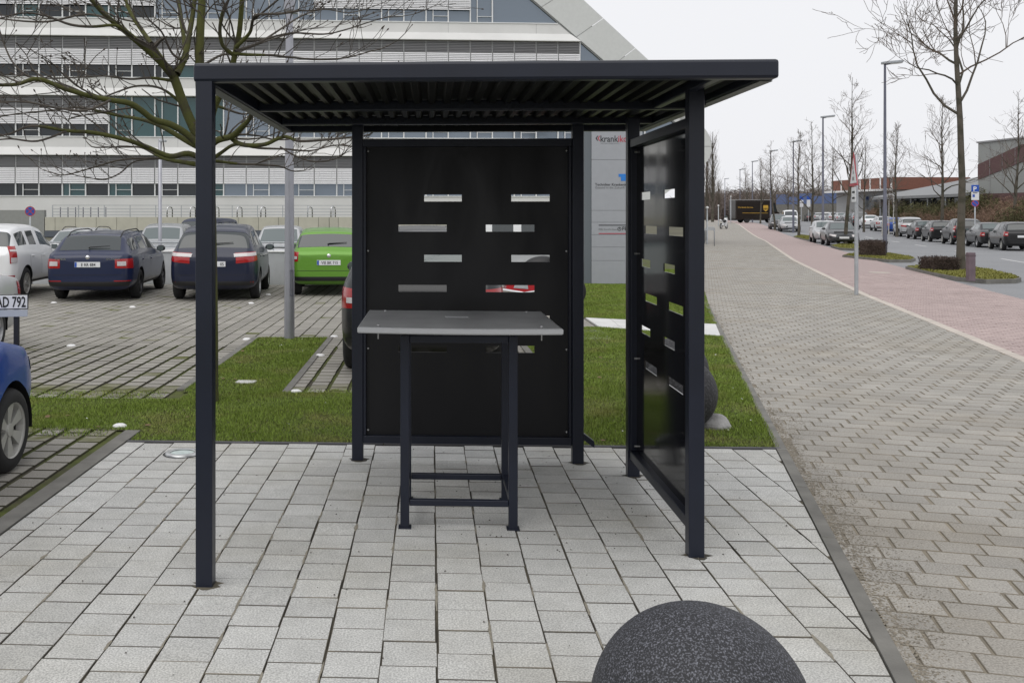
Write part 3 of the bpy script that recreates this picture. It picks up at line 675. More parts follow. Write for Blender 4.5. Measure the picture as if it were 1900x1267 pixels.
# ------------------------------------------------------------ pylon sign
pb = gp(1099, 527); k = 72.0
py = empty('company_sign', (pb.x, pb.y, 0), radians(4), 'tall grey company name pylon standing on the lawn behind the shelter', 'sign')
M['signgrey'] = mat('sign_aluminium', (.36, .375, .40), .45, metal=.2, var=.03); M['signside'] = mat('sign_side', (.13, .15, .165), .5)
W_ = 1.30; SX = 1 / k
def sy(v): return EYE - (v - CV) / k
MB().box(-.02, W_, .04, .36, -.05, 4.85).build('core', M['signside'], py)
MB().box(-.20, -.021, .03, .36, -.05, 4.85).build('side_return', M['signside'], py)
zs = [527, 484, 459, 436, 413, 391, 297, 196]
for i in range(len(zs) - 1): MB().bbox(-.018, W_, 0, .039, max(sy(zs[i]) + .006, -.02), sy(zs[i + 1]), .003).build('sign_panel', M['signgrey'], py)
RED = mat('logo_red', (.45, .02, .05), .5); BLU = mat('logo_blue', (.02, .20, .62), .5); GRY = mat('print_grey', (.14, .145, .15), .6)
def T(s, u, v, size, m, bold=0.0, sx=1.0): return text(s, size, m, py, Matrix.Translation(((u - 1099) * SX, -.004, sy(v))) @ MX90, bold=bold, sx=sx)
T('krank', 1113.5, 263.5, .235, M['ink'], .008, .86); T('ikom', 1146.5, 263.5, .235, RED, .008, .86)
for (du, m) in ((0, M['ink']), (3.6, RED)):
    b = MB(); X = (1104.8 + du) * SX - 1099 * SX; zc = sy(257)
    b.add([(X, -.004, zc), (X + .05, -.004, zc + .065), (X + .075, -.004, zc + .065), (X + .028, -.004, zc), (X + .075, -.004, zc - .065), (X + .05, -.004, zc - .065)], [(0, 3, 2, 1), (0, 5, 4, 3)]); b.build('arrow_mark', m, py)
T('information design solutions', 1115, 267.2, .042, GRY)
b = MB(); X0 = (1148 - 1099) * SX
for (x0, x1, v0, v1) in ((0, .42, 323, 328.5), (.06, .42, 328.6, 336)): b.box(X0 + x0, X0 + x1, -.006, -.002, sy(v1), sy(v0))
b.build('logo_block', BLU, py)
T('Techniker Krankenkasse', 1104, 345, .098, M['ink'], .01); T('Gesund in die Zukunft', 1104, 350.3, .085, GRY)
for v, m in ((418, M['ink']), (433.5, RED)): MB().box((1111 - 1099) * SX, W_ - .04, -.006, -.002, sy(v + .7), sy(v - .7)).build('rule', m, py)
T('FERI, EuroFin Raum', 1110.5, 427.3, .062, GRY); T('FERI', 1154.5, 427.5, .13, M['ink'], .02)
b = MB().lathe([(.035, -.004), (.05, -.004)], 20, None, 'y'); b.v = [(q[0] + (1149.5 - 1099) * SX, q[1], q[2] + sy(425)) for q in b.v]; b.box((1149 - 1099) * SX, (1150 - 1099) * SX, -.005, -.003, sy(426), sy(421.5)); b.build('round_mark', M['ink'], py)
# ------------------------------------------------------------ vehicles
KINDS = {
 'estate': dict(L=4.66, W=.905, zb=.23, wr=.32, ax=(.98, 3.72),
    zr=[(0, .93), (.05, .99), (.15, 1.03), (.60, 1.39), (1.2, 1.445), (2.2, 1.46), (2.75, 1.40), (3.55, .985), (4.2, .85), (4.55, .72), (4.66, .60)],
    zs=[(0, .90), (.15, .99), (.7, .975), (3.45, .92), (3.6, .94), (4.2, .81), (4.55, .68), (4.66, .57)],
    w=[(0, .82), (.06, .91), (.25, .97), (.8, 1), (3.6, 1), (4.2, .95), (4.5, .82), (4.66, .62)], r=[(0, .80), (.15, .79), (.6, .70), (1.5, .71), (2.7, .68), (3.55, .80), (4.66, .55)],
    rw=(.19, .57), ws=(2.80, 3.50), sw=[(.52, 1.10), (1.18, 2.02), (2.10, 3.16)]),
 'mpv': dict(L=4.38, W=.915, zb=.24, wr=.325, ax=(.82, 3.46),
    zr=[(0, .95), (.05, 1.02), (.13, 1.08), (.42, 1.52), (.9, 1.60), (2.0, 1.63), (2.5, 1.58), (3.45, 1.05), (3.95, .92), (4.25, .78), (4.38, .62)],
    zs=[(0, .92), (.13, 1.04), (.7, 1.05), (3.2, .96), (3.5, .99), (3.95, .88), (4.25, .73), (4.38, .58)],
    w=[(0, .82), (.06, .91), (.25, .98), (.8, 1), (3.3, 1), (3.9, .95), (4.22, .82), (4.38, .62)], r=[(0, .80), (.13, .80), (.42, .72), (1.5, .72), (2.5, .69), (3.45, .80), (4.38, .55)],
    rw=(.16, .40), ws=(2.55, 3.40), sw=[(.40, .78), (.86, 1.68), (1.76, 2.98)]),
 'hatch': dict(L=3.99, W=.84, zb=.24, wr=.30, ax=(.72, 3.18),
    zr=[(0, .92), (.05, .98), (.12, 1.02), (.40, 1.40), (.9, 1.475), (1.9, 1.49), (2.35, 1.44), (3.05, .99), (3.6, .88), (3.87, .74), (3.99, .60)],
    zs=[(0, .89), (.12, .98), (.7, .97), (2.9, .92), (3.1, .94), (3.6, .84), (3.87, .70), (3.99, .57)],
    w=[(0, .84), (.06, .92), (.25, .98), (.8, 1), (3.0, 1), (3.5, .95), (3.85, .82), (3.99, .62)], r=[(0, .82), (.12, .82), (.4, .74), (1.5, .74), (2.3, .70), (3.05, .80), (3.99, .55)],
    rw=(.15, .38), ws=(2.40, 3.0), sw=[(.42, .62), (.74, 1.42), (1.50, 2.68)]),
 'suv': dict(L=4.45, W=.91, zb=.30, wr=.355, ax=(.82, 3.50),
    zr=[(0, 1.02), (.05, 1.08), (.10, 1.12), (.34, 1.56), (.9, 1.66), (1.9, 1.68), (2.5, 1.60), (3.2, 1.12), (3.9, 1.02), (4.3, .90), (4.45, .70)],
    zs=[(0, .99), (.10, 1.09), (.7, 1.09), (3.1, 1.02), (3.3, 1.06), (3.9, .97), (4.3, .85), (4.45, .66)],
    w=[(0, .84), (.06, .92), (.25, .98), (.8, 1), (3.3, 1), (3.9, .96), (4.28, .84), (4.45, .64)], r=[(0, .82), (.10, .82), (.34, .74), (1.5, .74), (2.5, .70), (3.2, .80), (4.45, .56)],
    rw=(.13, .33), ws=(2.55, 3.14), sw=[(.46, 1.02), (1.10, 1.80), (1.88, 2.85)]),
 'sedan': dict(L=4.55, W=.89, zb=.22, wr=.315, ax=(.98, 3.66),
    zr=[(0, .86), (.06, .93), (.50, .985), (.72, 1.0), (1.32, 1.37), (1.8, 1.42), (2.3, 1.42), (2.75, 1.36), (3.5, .95), (4.1, .83), (4.42, .70), (4.55, .56)],
    zs=[(0, .82), (.06, .90), (.5, .95), (.8, .95), (3.4, .90), (3.55, .91), (4.1, .79), (4.42, .66), (4.55, .53)],
    w=[(0, .80), (.06, .90), (.25, .97), (.8, 1), (3.6, 1), (4.1, .95), (4.4, .82), (4.55, .62)], r=[(0, .76), (.5, .78), (.72, .78), (1.32, .66), (1.8, .67), (2.7, .66), (3.5, .80), (4.55, .55)],
    rw=(.78, 1.28), ws=(2.80, 3.44), sw=[(1.10, 1.95), (2.03, 3.10)]),
 'van': dict(L=4.9, W=.95, zb=.28, wr=.33, ax=(.95, 3.95),
    zr=[(0, 1.02), (.04, 1.08), (.08, 1.15), (.20, 1.85), (.8, 1.90), (2.6, 1.92), (3.2, 1.84), (4.1, 1.18), (4.5, 1.04), (4.78, .85), (4.9, .66)],
    zs=[(0, 1.0), (.08, 1.10), (.7, 1.12), (3.9, 1.10), (4.15, 1.12), (4.5, .98), (4.78, .80), (4.9, .62)],
    w=[(0, .90), (.06, .95), (.25, .99), (.8, 1), (3.9, 1), (4.4, .95), (4.75, .84), (4.9, .64)], r=[(0, .88), (.08, .88), (.2, .82), (1.5, .82), (3.1, .78), (4.1, .84), (4.9, .58)],
    rw=(.09, .19), ws=(3.25, 4.05), sw=[(.40, 1.25), (1.36, 2.35), (2.45, 3.70)]),
}
def wheel_parts(root, x, y, r, rimm, side, spokes=5, wd=.20):
    wr_ = empty('wheel', (x, y, r)); wr_.parent = root
    s = side
    tp = [(r * .66, -wd / 2), (r * .80, -wd / 2 - .008), (r * .95, -wd / 2 + .012), (r, -wd / 2 + .04), (r, wd / 2 - .04), (r * .95, wd / 2 - .012), (r * .80, wd / 2 + .008), (r * .66, wd / 2)]
    MB().lathe(tp, 28, None, 'y').build('tyre', M['rubber'], wr_, True)
    yo = s * (wd / 2 - .012); b = MB()
    b.lathe([(r * .60, yo - s * .05), (r * .64, yo + s * .0), (r * .68, yo + s * .012)][::(1 if s > 0 else -1)], 28, None, 'y')
    for k in range(spokes):
        a = 2 * pi * k / spokes; R = Matrix.Rotation(a, 4, 'Y')
        b.add([R @ Vector(q) for q in ((-.05 * r, yo - s * .02, .1 * r), (.05 * r, yo - s * .02, .1 * r), (.17 * r, yo - s * .006, .64 * r), (-.17 * r, yo - s * .006, .64 * r), (-.05 * r, yo - s * .05, .1 * r), (.05 * r, yo - s * .05, .1 * r), (.17 * r, yo - s * .05, .64 * r), (-.17 * r, yo - s * .05, .64 * r))],
              [(0, 1, 2, 3), (0, 4, 5, 1), (1, 5, 6, 2), (3, 2, 6, 7), (0, 3, 7, 4)])
    b.lathe([(.001, yo - s * .004), (.15 * r, yo - s * .008), (.2 * r, yo - s * .05)], 16, None, 'y')
    b.build('rim', rimm, wr_)
    MB().lathe([(.001, yo - s * .055), (r * .62, yo - s * .055)], 20, None, 'y').build('brake_drum', M['black'], wr_)
    return wr_
def make_car(kind, pm, glass, name='parked_car', rimm=None, lamps='hatch', spokes=5, rails=False, detail=True, lean=0.0):
    P = KINDS[kind]; L, W = P['L'], P['W']; rimm = rimm or M['rim']
    I = lambda key, x: float(np.interp(x, [a for a, b in P[key]], [b for a, b in P[key]]))
    xs = set(a for k in ('zr', 'zs', 'w') for a, b in P[k]) | {P['rw'][0], P['rw'][1], P['ws'][0], P['ws'][1]} | {q for s_ in P['sw'] for q in s_}
    xs = sorted(xs); st = [xs[0]]
    for x in xs[1:]:
        if x - st[-1] > .034: st.append(x)
        elif x in P['rw'] or x in P['ws'] or any(x in s_ for s_ in P['sw']): st[-1] = x
    half = []; NJ = 12
    for x in st:
        zs = I('zs', x); zr = max(I('zr', x), zs + .03); w_ = I('w', x) * W; rr = min(I('r', x) * W, w_ * .93); h = zr - zs
        e = max(0, .12 - x) * .9 + max(0, x - (L - .25)) * .45; zb = P['zb'] + e
        half.append([(0, zb), (.70 * w_, zb), (.93 * w_, zb + .03), (1.0 * w_, zb + .20), (1.0 * w_, zb + .60 * (zs - zb)), (.985 * w_, zs - .07), (.95 * w_, zs),
                     (.95 * w_ + (rr - .95 * w_) * .12, zs + h * .12), (.95 * w_ + (rr - .95 * w_) * .90, zs + h * .86), (rr - .045, zs + h * .965), (.55 * rr, zr), (0, zr + .012)])
    bm = bmesh.new(); rings = []
    for x, hf in zip(st, half):
        full = [(x, y, z) for y, z in hf] + [(x, -y, z) for y, z in hf[-2:0:-1]]
        rings.append([bm.verts.new(p) for p in full])
    N = len(rings[0])
    def jh(j): return j if j < NJ - 1 else N - 1 - j       # which half-row a quad belongs to
    for i in range(len(st) - 1):
        xm = (st[i] + st[i + 1]) / 2
        for j in range(N):
            f = bm.faces.new((rings[i][j], rings[i][(j + 1) % N], rings[i + 1][(j + 1) % N], rings[i + 1][j])); jj = jh(j); mi = 0
            if jj in (9, 10) or (jj == 8 and kind in ('hatch', 'mpv', 'suv') and P['rw'][0] < xm < P['rw'][1]):
                if P['rw'][0] < xm < P['rw'][1]: mi = 2
                elif P['ws'][0] < xm < P['ws'][1]: mi = 1
            if jj == 7:
                for k, (a, b) in enumerate(P['sw']):
                    if a < xm < b: mi = 3 + 2 * k + (0 if j < NJ else 1)
            f.material_index = mi; f.smooth = True
    for ring, dx in ((rings[0], -.012), (rings[-1], .012)):
        zc = sum(v.co.z for v in ring) / N; prev = ring
        for sct, d2 in ((.86, .7), (.5, 1.0)):
            new = [bm.verts.new((v.co.x + dx * d2, v.co.y * sct, zc + (v.co.z - zc) * sct)) for v in ring]
            for j in range(N):
                q = (prev[j], prev[(j + 1) % N], new[(j + 1) % N], new[j]); bm.faces.new(q if dx > 0 else q[::-1]).smooth = True
            prev = new
        bm.faces.new(prev if dx > 0 else prev[::-1]).smooth = True
    bmesh.ops.recalc_face_normals(bm, faces=bm.faces[:])
    me = bpy.data.meshes.new('shell'); bm.to_mesh(me); bm.free()
    o = bpy.data.objects.new('shell', me); col.objects.link(o); md = o.modifiers.new('s', 'SUBSURF'); md.levels = 2; md.render_levels = 2
    bpy.context.view_layer.update()
    sm = bpy.data.meshes.new_from_object(o.evaluated_get(bpy.context.evaluated_depsgraph_get())); bpy.data.objects.remove(o); bpy.data.meshes.remove(me)
    V = [v.co.copy() for v in sm.vertices]; Nn = [v.normal.copy() for v in sm.vertices]; FA = [(tuple(p.vertices), p.material_index) for p in sm.polygons]; bpy.data.meshes.remove(sm)
    bvh = BVHTree.FromPolygons(V, [f for f, m in FA])
    root = empty(name)
    R = P['wr']; RA = R + .055
    inside = lambda p: abs(p.y) > .5 * W and min((p.x - a) ** 2 + (p.z - R) ** 2 for a in P['ax']) < RA * RA
    groups = {}
    for f, m in FA:
        if m == 0 and all(abs(V[i].y) > .5 * W for i in f):
            c = sum((V[i] for i in f), Vector()) / len(f)
            if inside(c) and c.z < R + RA: continue
        groups.setdefault(m, []).append(f)
    cnt = {}
    for f in groups[0]:
        for a, b in zip(f, f[1:] + f[:1]): k = (min(a, b), max(a, b)); cnt[k] = cnt.get(k, 0) + 1
    V2 = [v.copy() for v in V]
    for (a, b), c_ in cnt.items():
        if c_ == 1:
            for i in (a, b):
                p = V[i]
                for ax in P['ax']:
                    d = Vector((p.x - ax, p.z - R))
                    if abs(p.y) > .5 * W and d.length < RA * 1.35 and p.z < R + RA * 1.3 and d.length > .05: d = d.normalized() * RA; V2[i].x = ax + d.x; V2[i].z = max(R + d.y, P['zb'] - .02)
    names = {1: 'windscreen', 2: 'rear_window'}
    for m, fs in groups.items():
        idx = {}; mb = MB()
        for f in fs:
            q = []
            for i in f:
                if i not in idx: idx[i] = len(mb.v); mb.v.append(tuple((V2[i] if m == 0 else V[i] - Nn[i] * .004) - Vector((L / 2, 0, 0))))
                q.append(idx[i])
            mb.f.append(tuple(q))
        mb.build('body' if m == 0 else names.get(m, 'side_window'), pm if m == 0 else glass, root, True)
    # shallow inner box keeps daylight from shining through arches and glass gaps
    zi = I('zs', L * .5)
    MB().box(.35 - L / 2, L / 2 - .35, -.56 * W, .56 * W, P['zb'] + .02, zi - .08).build('underbody', M['black'], root)
    for a in P['ax']:
        for s in (-1, 1):
            b = MB(); n = 14
            for k in range(n + 1):
                t = -.15 + (pi + .3) * k / n
                for yy in (.55 * W, .965 * W): b.v.append((a + (RA - .004) * cos(t) - L / 2, s * yy, R + (RA - .004) * sin(t)))
            b.f += [(2 * k, 2 * k + 1, 2 * k + 3, 2 * k + 2) for k in range(n)]; b.build('wheel_arch', M['black'], root, True)
            wheel_parts(root, a - L / 2, s * (W - .115), R, rimm, s, spokes)
    def hit(mode, a, z, s=1):
        if mode == 'r': o_, d_ = Vector((1.0, 0, z)), Vector((-cos(a), sin(a) * s, 0))
        elif mode == 'f': o_, d_ = Vector((L - 1.0, 0, z)), Vector((cos(a), sin(a) * s, 0))
        else: o_, d_ = Vector((a, s * 3, z)), Vector((0, -s, 0))
        h = bvh.ray_cast(o_, d_)
        return (h[0], (h[1] if h[1].dot(d_) > 0 else -h[1]) if mode != 's' else (h[1] if h[1].dot(d_) < 0 else -h[1])) if h[0] is not None else (None, None)
    def patch(nm, mode, q, m, s=1, nu=8, nv=4, off=.010, par=None):
        b = MB(); ok = True
        for i in range(nu + 1):
            for j in range(nv + 1):
                u_, v_ = i / nu, j / nv
                a = (q[0][0] * (1 - u_) + q[1][0] * u_) * (1 - v_) + (q[3][0] * (1 - u_) + q[2][0] * u_) * v_; z = (q[0][1] * (1 - u_) + q[1][1] * u_) * (1 - v_) + (q[3][1] * (1 - u_) + q[2][1] * u_) * v_
                p, nn = hit(mode, a, z, s)
                if p is None: return None
                edge = i in (0, nu) or j in (0, nv); b.v.append(tuple(p + nn * (off if (not edge or par) else off * .55) - Vector((L / 2, 0, 0))))
        for i in range(nu):
            for j in range(nv): k = i * (nv + 1) + j; b.f.append((k, k + 1, k + nv + 2, k + nv + 1))
        return b.build(nm, m, par or root, True)
    rad = math.radians
    def RQ(a0, z0, a1, z1, z0b=None, z1b=None): return [(rad(a0), z0), (rad(a1), z0b if z0b is not None else z0), (rad(a1), z1b if z1b is not None else z1), (rad(a0), z1)]
    zt = I('zs', .12)
    if lamps == 'hatch': rl = [('red', 31, .74, 49, .97)]; 
    for s in (-1, 1):
        if lamps == 'estate':
            t = patch('tail_lamp', 'r', RQ(29, .70, 51, .89, .69, .90), M['redlamp'], s); patch('clear_lens', 'r', RQ(31, .75, 38.5, .84), M['clearlamp'], s, 4, 2, .016, t)
            patch('reflector', 'r', RQ(28, .425, 46, .445), M['redlamp'], s, 8, 1)
        elif lamps == 'mpv':
            t = patch('tail_lamp', 'r', RQ(25, .80, 50, 1.02, .86, 1.05), M['redlamp'], s); patch('clear_lens', 'r', RQ(23.5, .935, 48, 1.0, .965, 1.03), M['clearlamp'], s, 8, 2, .016, t)
            patch('reflector', 'r', RQ(34, .36, 44, .42, .37, .43), M['redlamp'], s, 4, 2)
        elif lamps == 'suv':
            t = patch('tail_lamp', 'r', RQ(39, .82, 49, 1.20, .86, 1.20), M['redlamp'], s, 6, 6); patch('clear_lens', 'r', RQ(40, .84, 48, .95), M['clearlamp'], s, 4, 2, .016, t); patch('clear_lens', 'r', RQ(40, 1.08, 48, 1.12), M['clearlamp'], s, 4, 2, .016, t)
            patch('reflector', 'r', RQ(37, .50, 45, .565), M['redlamp'], s, 4, 2)
        else:
            z1 = min(zt - .02, .96) if kind != 'sedan' else .86
            t = patch('tail_lamp', 'r', RQ(34, z1 - .20, 50, z1, z1 - .22, z1 + .02), M['redlamp'], s); patch('clear_lens', 'r', RQ(35, z1 - .15, 41, z1 - .09), M['clearlamp'], s, 4, 2, .016, t)
        zh = I('zs', L - .16)
        patch('headlamp', 'f', RQ(24, zh - .13, 47, zh - .015, zh - .06, zh + .035), M['clearlamp'], s, 8, 3)
        if detail:
            patch('door_trim', 's', [(P['ax'][0] + RA + .04, P['zb'] + .05), (P['ax'][1] - RA - .04, P['zb'] + .05), (P['ax'][1] - RA - .04, P['zb'] + .10), (P['ax'][0] + RA + .04, P['zb'] + .10)], M['black'], s, 10, 1)
            for (a, b) in P['sw'][-2:]:
                patch('door_seam', 's', [(a - .045, P['zb'] + .12), (a - .035, P['zb'] + .12), (a - .035, I('zs', a) - .01), (a - .045, I('zs', a) - .01)], M['black'], s, 1, 6, .002)
                p, nn = hit('s', a + .13, I('zs', a) - .12, s)
                if p: MB().bbox(p.x - .09 - L / 2, p.x + .09 - L / 2, p.y - .018, p.y + .022, p.z - .014, p.z + .014, .008).build('door_handle', pm, root)
        xm = P['ws'][1] - .42; p, nn = hit('s', xm, I('zs', xm) + .02, s)
        if p:
            b = sphere_mb(.5, 14, 9); b.v = [(q[0] * .14 + p.x - L / 2, q[1] * .21 + s * (abs(p.y) + .10), q[2] * .15 + p.z + .07) for q in b.v]; mi = b.build('wing_mirror', pm if kind not in ('estate',) else M['black'], root, True)
            MB().box(p.x - .075 - L / 2, p.x - .071 - L / 2, min(s * (abs(p.y) + .03), s * (abs(p.y) + .17)), max(s * (abs(p.y) + .03), s * (abs(p.y) + .17)), p.z + .015, p.z + .125).build('mirror_glass', M['cglass2'], mi)
        if rails:
            pts = []
            for t in np.linspace(0, 1, 9): xx = .55 + t * (P['ws'][0] - .65); pts.append((xx - L / 2, s * (I('r', xx) * W - .09), I('zr', xx) + .035 - .05 * (t < .01 or t > .99)))
            MB().tube(pts, .014, 6).build('roof_rail', M['chrome'] if rails == 'c' else M['black'], root, True)
    patch('lower_bumper', 'r', RQ(-44, P['zb'] + .10, 44, P['zb'] + .19), M['black'], 1, 24, 2, .016)
    patch('bumper_seam', 'r', RQ(-42, .555, 42, .563), M['black'], 1, 24, 1, .007)
    patch('grille', 'f', RQ(-22, .40, 22, .50), M['black'], 1, 10, 2, .006)
    patch('upper_grille', 'f', RQ(-17, I('zs', L - .1) - .12, 17, I('zs', L - .1) - .05), M['black'], 1, 10, 2, .006)
    p, nn = hit('f', 0, .45)
    if p: MB().bbox(p.x - L / 2, p.x + .02 - L / 2, -.26, .26, .44, .55, .004).build('front_plate', M['plate'], root)
    return root, hit, L, I
def plate_and_marks(car, txt, zc, badge=True, words=(), wiper=True):
    root, hit, L, I = car
    p, nn = hit('r', 0, zc); x = p.x - L / 2 - .012
    b = MB().bbox(x, x + .015, -.26, .26, zc - .055, zc + .055, .004).build('number_plate', M['plate'], root); MB().box(x - .002, x + .001, .215, .256, zc - .05, zc + .05).build('blue_strip', M['blue'], b)
    RB = Matrix(((0, 0, -1, x - .0025), (-1, 0, 0, 0), (0, 1, 0, 0), (0, 0, 0, 1)))   # reads from behind the car
    if txt: text(txt, .092, M['ink'], b, RB @ Matrix.Translation((.23 if txt == '05' else 0.02, zc - .033, 0)), align='RIGHT' if txt == '05' else 'CENTER', bold=.012, sx=.86)
    if badge:
        p, nn = hit('r', 0, zc + .15); bb = MB().lathe([(.001, -.008), (.035, -.006), (.042, 0)], 16, Matrix.Translation((p.x - L / 2 - .004, 0, p.z)) @ Matrix.Rotation(-pi / 2, 4, 'Z'), 'y'); bb.build('badge', M['chrome'], root, True)
    for (s, y, z) in words:
        p, nn = hit('r', math.asin(abs(y) / 1.05), z, 1 if y > 0 else -1); RW = Matrix(((0, 0, -1, p.x - L / 2 - .012), (-1, 0, 0, 0), (0, 1, 0, 0), (0, 0, 0, 1)))
        text(s, .055, M['chrome'], root, RW @ Matrix.Translation((-y, z - .02, 0)), align='CENTER', sx=1.2)
    if wiper:
        xw = KINDS_RW = None
def rear_wiper(car, kind):
    root, hit, L, I = car; x0 = KINDS[kind]['rw'][0] + .03; z0 = I('zr', x0) + .03
    MB().tube([(x0 - L / 2 - .02, .02, z0), (x0 - L / 2, .0, z0 + .015), (x0 + .02 - L / 2, -.40, z0 + .04)], [.018, .012, .006], 6).build('rear_wiper', M['black'], root, True)
def place(car, p, heading_cam, rear=True):                  # p = middle of the rear end on the ground
    root, L = car[0], car[2]; h = cw(sin(heading_cam), cos(heading_cam)); h.z = 0; h.normalize()
    root.location = p + (h * (L / 2) if rear else Vector()); root.rotation_euler = (0, 0, atan2(h.y, h.x))
D5 = -radians(2.6)
c = make_car('suv', P_['white'], M['cglass'], lamps='suv', rimm=M['steelrim'], spokes=7); tag(c[0], 'white off-roader cut by the left edge, parked left of the blue estate car', 'car', 'cars parked in the lot')
place(c, cw((-36 - CU) / 89, 20.2), D5); c[0].scale = (1.0, .97, .94); CAR_SUV = c
c = make_car('estate', P_['navy'], M['cglass'], lamps='estate', rimm=M['darkrim'], rails='b'); tag(c[0], 'dark blue estate car with plate E RR 884 left of the slim lamp post', 'car', 'cars parked in the lot')
plate_and_marks(c, 'E RR 884', .775, words=(('OCTAVIA', -.52, .89), ('SKODA', .55, .89))); rear_wiper(c, 'estate'); place(c, cw((166 - CU) / 90.5, 20.2), D5); c[0].scale = (1.0, .99, .98); CAR_EST = c
c = make_car('mpv', P_['navy2'], M['cglass'], lamps='mpv'); tag(c[0], 'night blue minivan partly hidden by the front left shelter post', 'car', 'cars parked in the lot')
plate_and_marks(c, '05', .79, badge=False); rear_wiper(c, 'mpv'); place(c, cw((397 - CU) / 90, 20.3), D5); c[0].scale = (1.0, 1.0, .97); CAR_MPV = c
c = make_car('hatch', P_['green'], M['cglass'], lamps='hatch', rimm=M['steelrim']); tag(c[0], 'bright green hatchback with plate VIE BK 715 parked by the low white wall', 'car', 'cars parked in the lot')
plate_and_marks(c, 'VIE BK 715', .735); rear_wiper(c, 'hatch'); place(c, cw((612 - CU) / 83.5, 21.6), D5); c[0].scale = (1, .99, 1.0); CAR_HAT = c
MB().tube([(-.9, 0, 1.48), (-1.02, 0, 1.72)], .006, 5).build('aerial', M['black'], c[0])
c = make_car('mpv', P_['anth'], M['cglass2'], lamps='hatch'); tag(c[0], 'black car behind the shelter back panel, only its left flank and mirror in view', 'car', 'cars parked in the lot')
plate_and_marks(c, '', .75, badge=False); place(c, Vector((-.095, 10.65, 0)), YAW); CAR_BLK = c
c = make_car('hatch', P_['blue'], M['cglass'], lamps='hatch', rimm=M['steelrim'], spokes=6); tag(c[0], 'bright blue car at the left edge, only its front wheel and wing showing', 'car', 'cars parked in the lot')
c[0].rotation_euler = (0, 0, pi / 2); c[0].scale = (1, 1, .95); c[0].location = (-2.84 - .84, 6.66 - (3.18 - 3.99 / 2), 0); CAR_BLU = c
c = make_car('sedan', P_['lsilver'], M['cglass2'], lamps='hatch'); tag(c[0], 'silver saloon at the left edge behind the number plate post', 'car', 'cars parked in the lot')
c[0].rotation_euler = (0, 0, -pi / 2); c[0].location = (-5.50 - .89, 12.35 - (4.55 / 2 - .98), 0); CAR_SED = c
van = make_car('van', P_['navy'], M['cglass'], lamps='hatch'); tag(van[0], 'dark blue van in the rear row behind the silver off-roader', 'van', 'cars in the rear row')
place(van, cw((380 - CU) * 39 / F, 39), pi + .15, False); van[0].scale = (.9, .9, .88)
PROTO = {'suv': CAR_SUV, 'estate': CAR_EST, 'mpv': CAR_MPV, 'hatch': CAR_HAT, 'sedan': CAR_SED, 'van': van, 'estate2': CAR_BLK}
DROP = ('number_plate', 'badge', 'lettering', 'rear_wiper', 'aerial')
def far_car(kind, pm, xc, d, head, label, group, scale=1.0, glass=None):
    src = PROTO[kind][0]; c = src.copy(); col.objects.link(c); c.location = cw(xc, d, gz(d) - (.03 if d > 30 else 0)); h = cw(sin(head), cos(head)); c.rotation_euler = (0, 0, atan2(h.y, h.x)); c.scale = (scale,) * 3
    over = {'body': pm, 'wing_mirror': pm, 'door_handle': pm}
    if glass: over.update(windscreen=glass, side_window=glass, rear_window=glass)
    for ch in src.children:
        b = ch.name.split('.')[0]
        if b in ('badge', 'lettering', 'rear_wiper', 'aerial', 'door_seam'): continue
        if b == 'number_plate':
            k = ch.copy(); col.objects.link(k); k.parent = c
        else: copy_tree(ch, c, over)
    tag(c, label, 'car', group); return c
# rear row, noses towards the camera
G2 = 'cars in the rear row'
far_car('estate', P_['lsilver'], (152 - CU) * 31 / F, 31, pi - .05, 'silver estate car with roof bars behind the blue estate car', G2, .97, M['cglass2'])
far_car('suv', P_['silver'], (306 - CU) * 31.5 / F, 31.5, pi - .05, 'silver off-roader facing the camera behind the slim lamp post', G2, .92, M['cglass2'])
far_car('mpv', P_['lsilver'], (522 - CU) * 31.5 / F, 31.5, pi - .03, 'pale silver car facing the camera behind the thick metal pole', G2, .91, M['cglass2'])
far_car('van', P_['white'], (965 - CU) * 30 / F, 30, pi / 2 + .1, 'white van glimpsed through the slots of the back panel', G2, .9)
far_car('estate', P_['silver'], (1105 - CU) * 33 / F, 33.5, pi - .05, 'silver car between the back panel and the grey name pylon', G2, .95)
# cars along the street
def road_head(d, f=None): f = f or XC; return atan2(f(d + 3) - f(d - 3), 6)
ROW = [(1879, 52.2, 'hatch', 'black', 'black hatchback cut by the right edge of the view'), (1834, 57.2, 'sedan', 'anth', 'dark grey saloon with a bright tail lamp, second from the right edge'), (1784, 62.5, 'suv', 'black', 'black high estate just behind the big bare tree trunk'),
       (1741, 69, 'hatch', 'black', 'black hatchback left of the big bare tree trunk across the street'), (1712, 76.5, 'sedan', 'anth', 'black saloon parked before the silver estate across the street'), (1685, 83.5, 'mpv', 'lsilver', 'silver high car right of the nearest street lamp pole'),
       (1659, 91, 'hatch', 'blue', 'bright blue hatchback just right of the nearest lamp pole'), (1637, 98.5, 'estate', 'lsilver', 'silver estate just left of the nearest lamp pole'), (1613, 107, 'sedan', 'white', 'white saloon across the street left of the nearest lamp pole'),
       (1593, 115, 'suv', 'grey', 'dark grey off-roader behind the warning sign post'), (1577, 123, 'sedan', 'grey', 'grey car behind the trunk of the tree by the dark grey car'), (1561, 131, 'sedan', 'silver', 'silver car far along the opposite kerb left of the slim trunk'),
       (1547, 139, 'estate', 'lsilver', 'pale estate far along the opposite kerb'), (1533, 147, 'hatch', 'white', 'small white car far along the opposite kerb beside the second lamp'), (1519, 155, 'hatch', 'silver', 'small silver car far along the opposite kerb left of the second lamp'), (1505, 164, 'estate', 'black', 'farthest dark car along the opposite kerb')]
for (u, d, k, p, lab) in ROW: far_car(k, P_[p], (u - CU) * d / F, d, road_head(d), lab, 'cars parked across the street', 1.0 if k != 'suv' else .97)
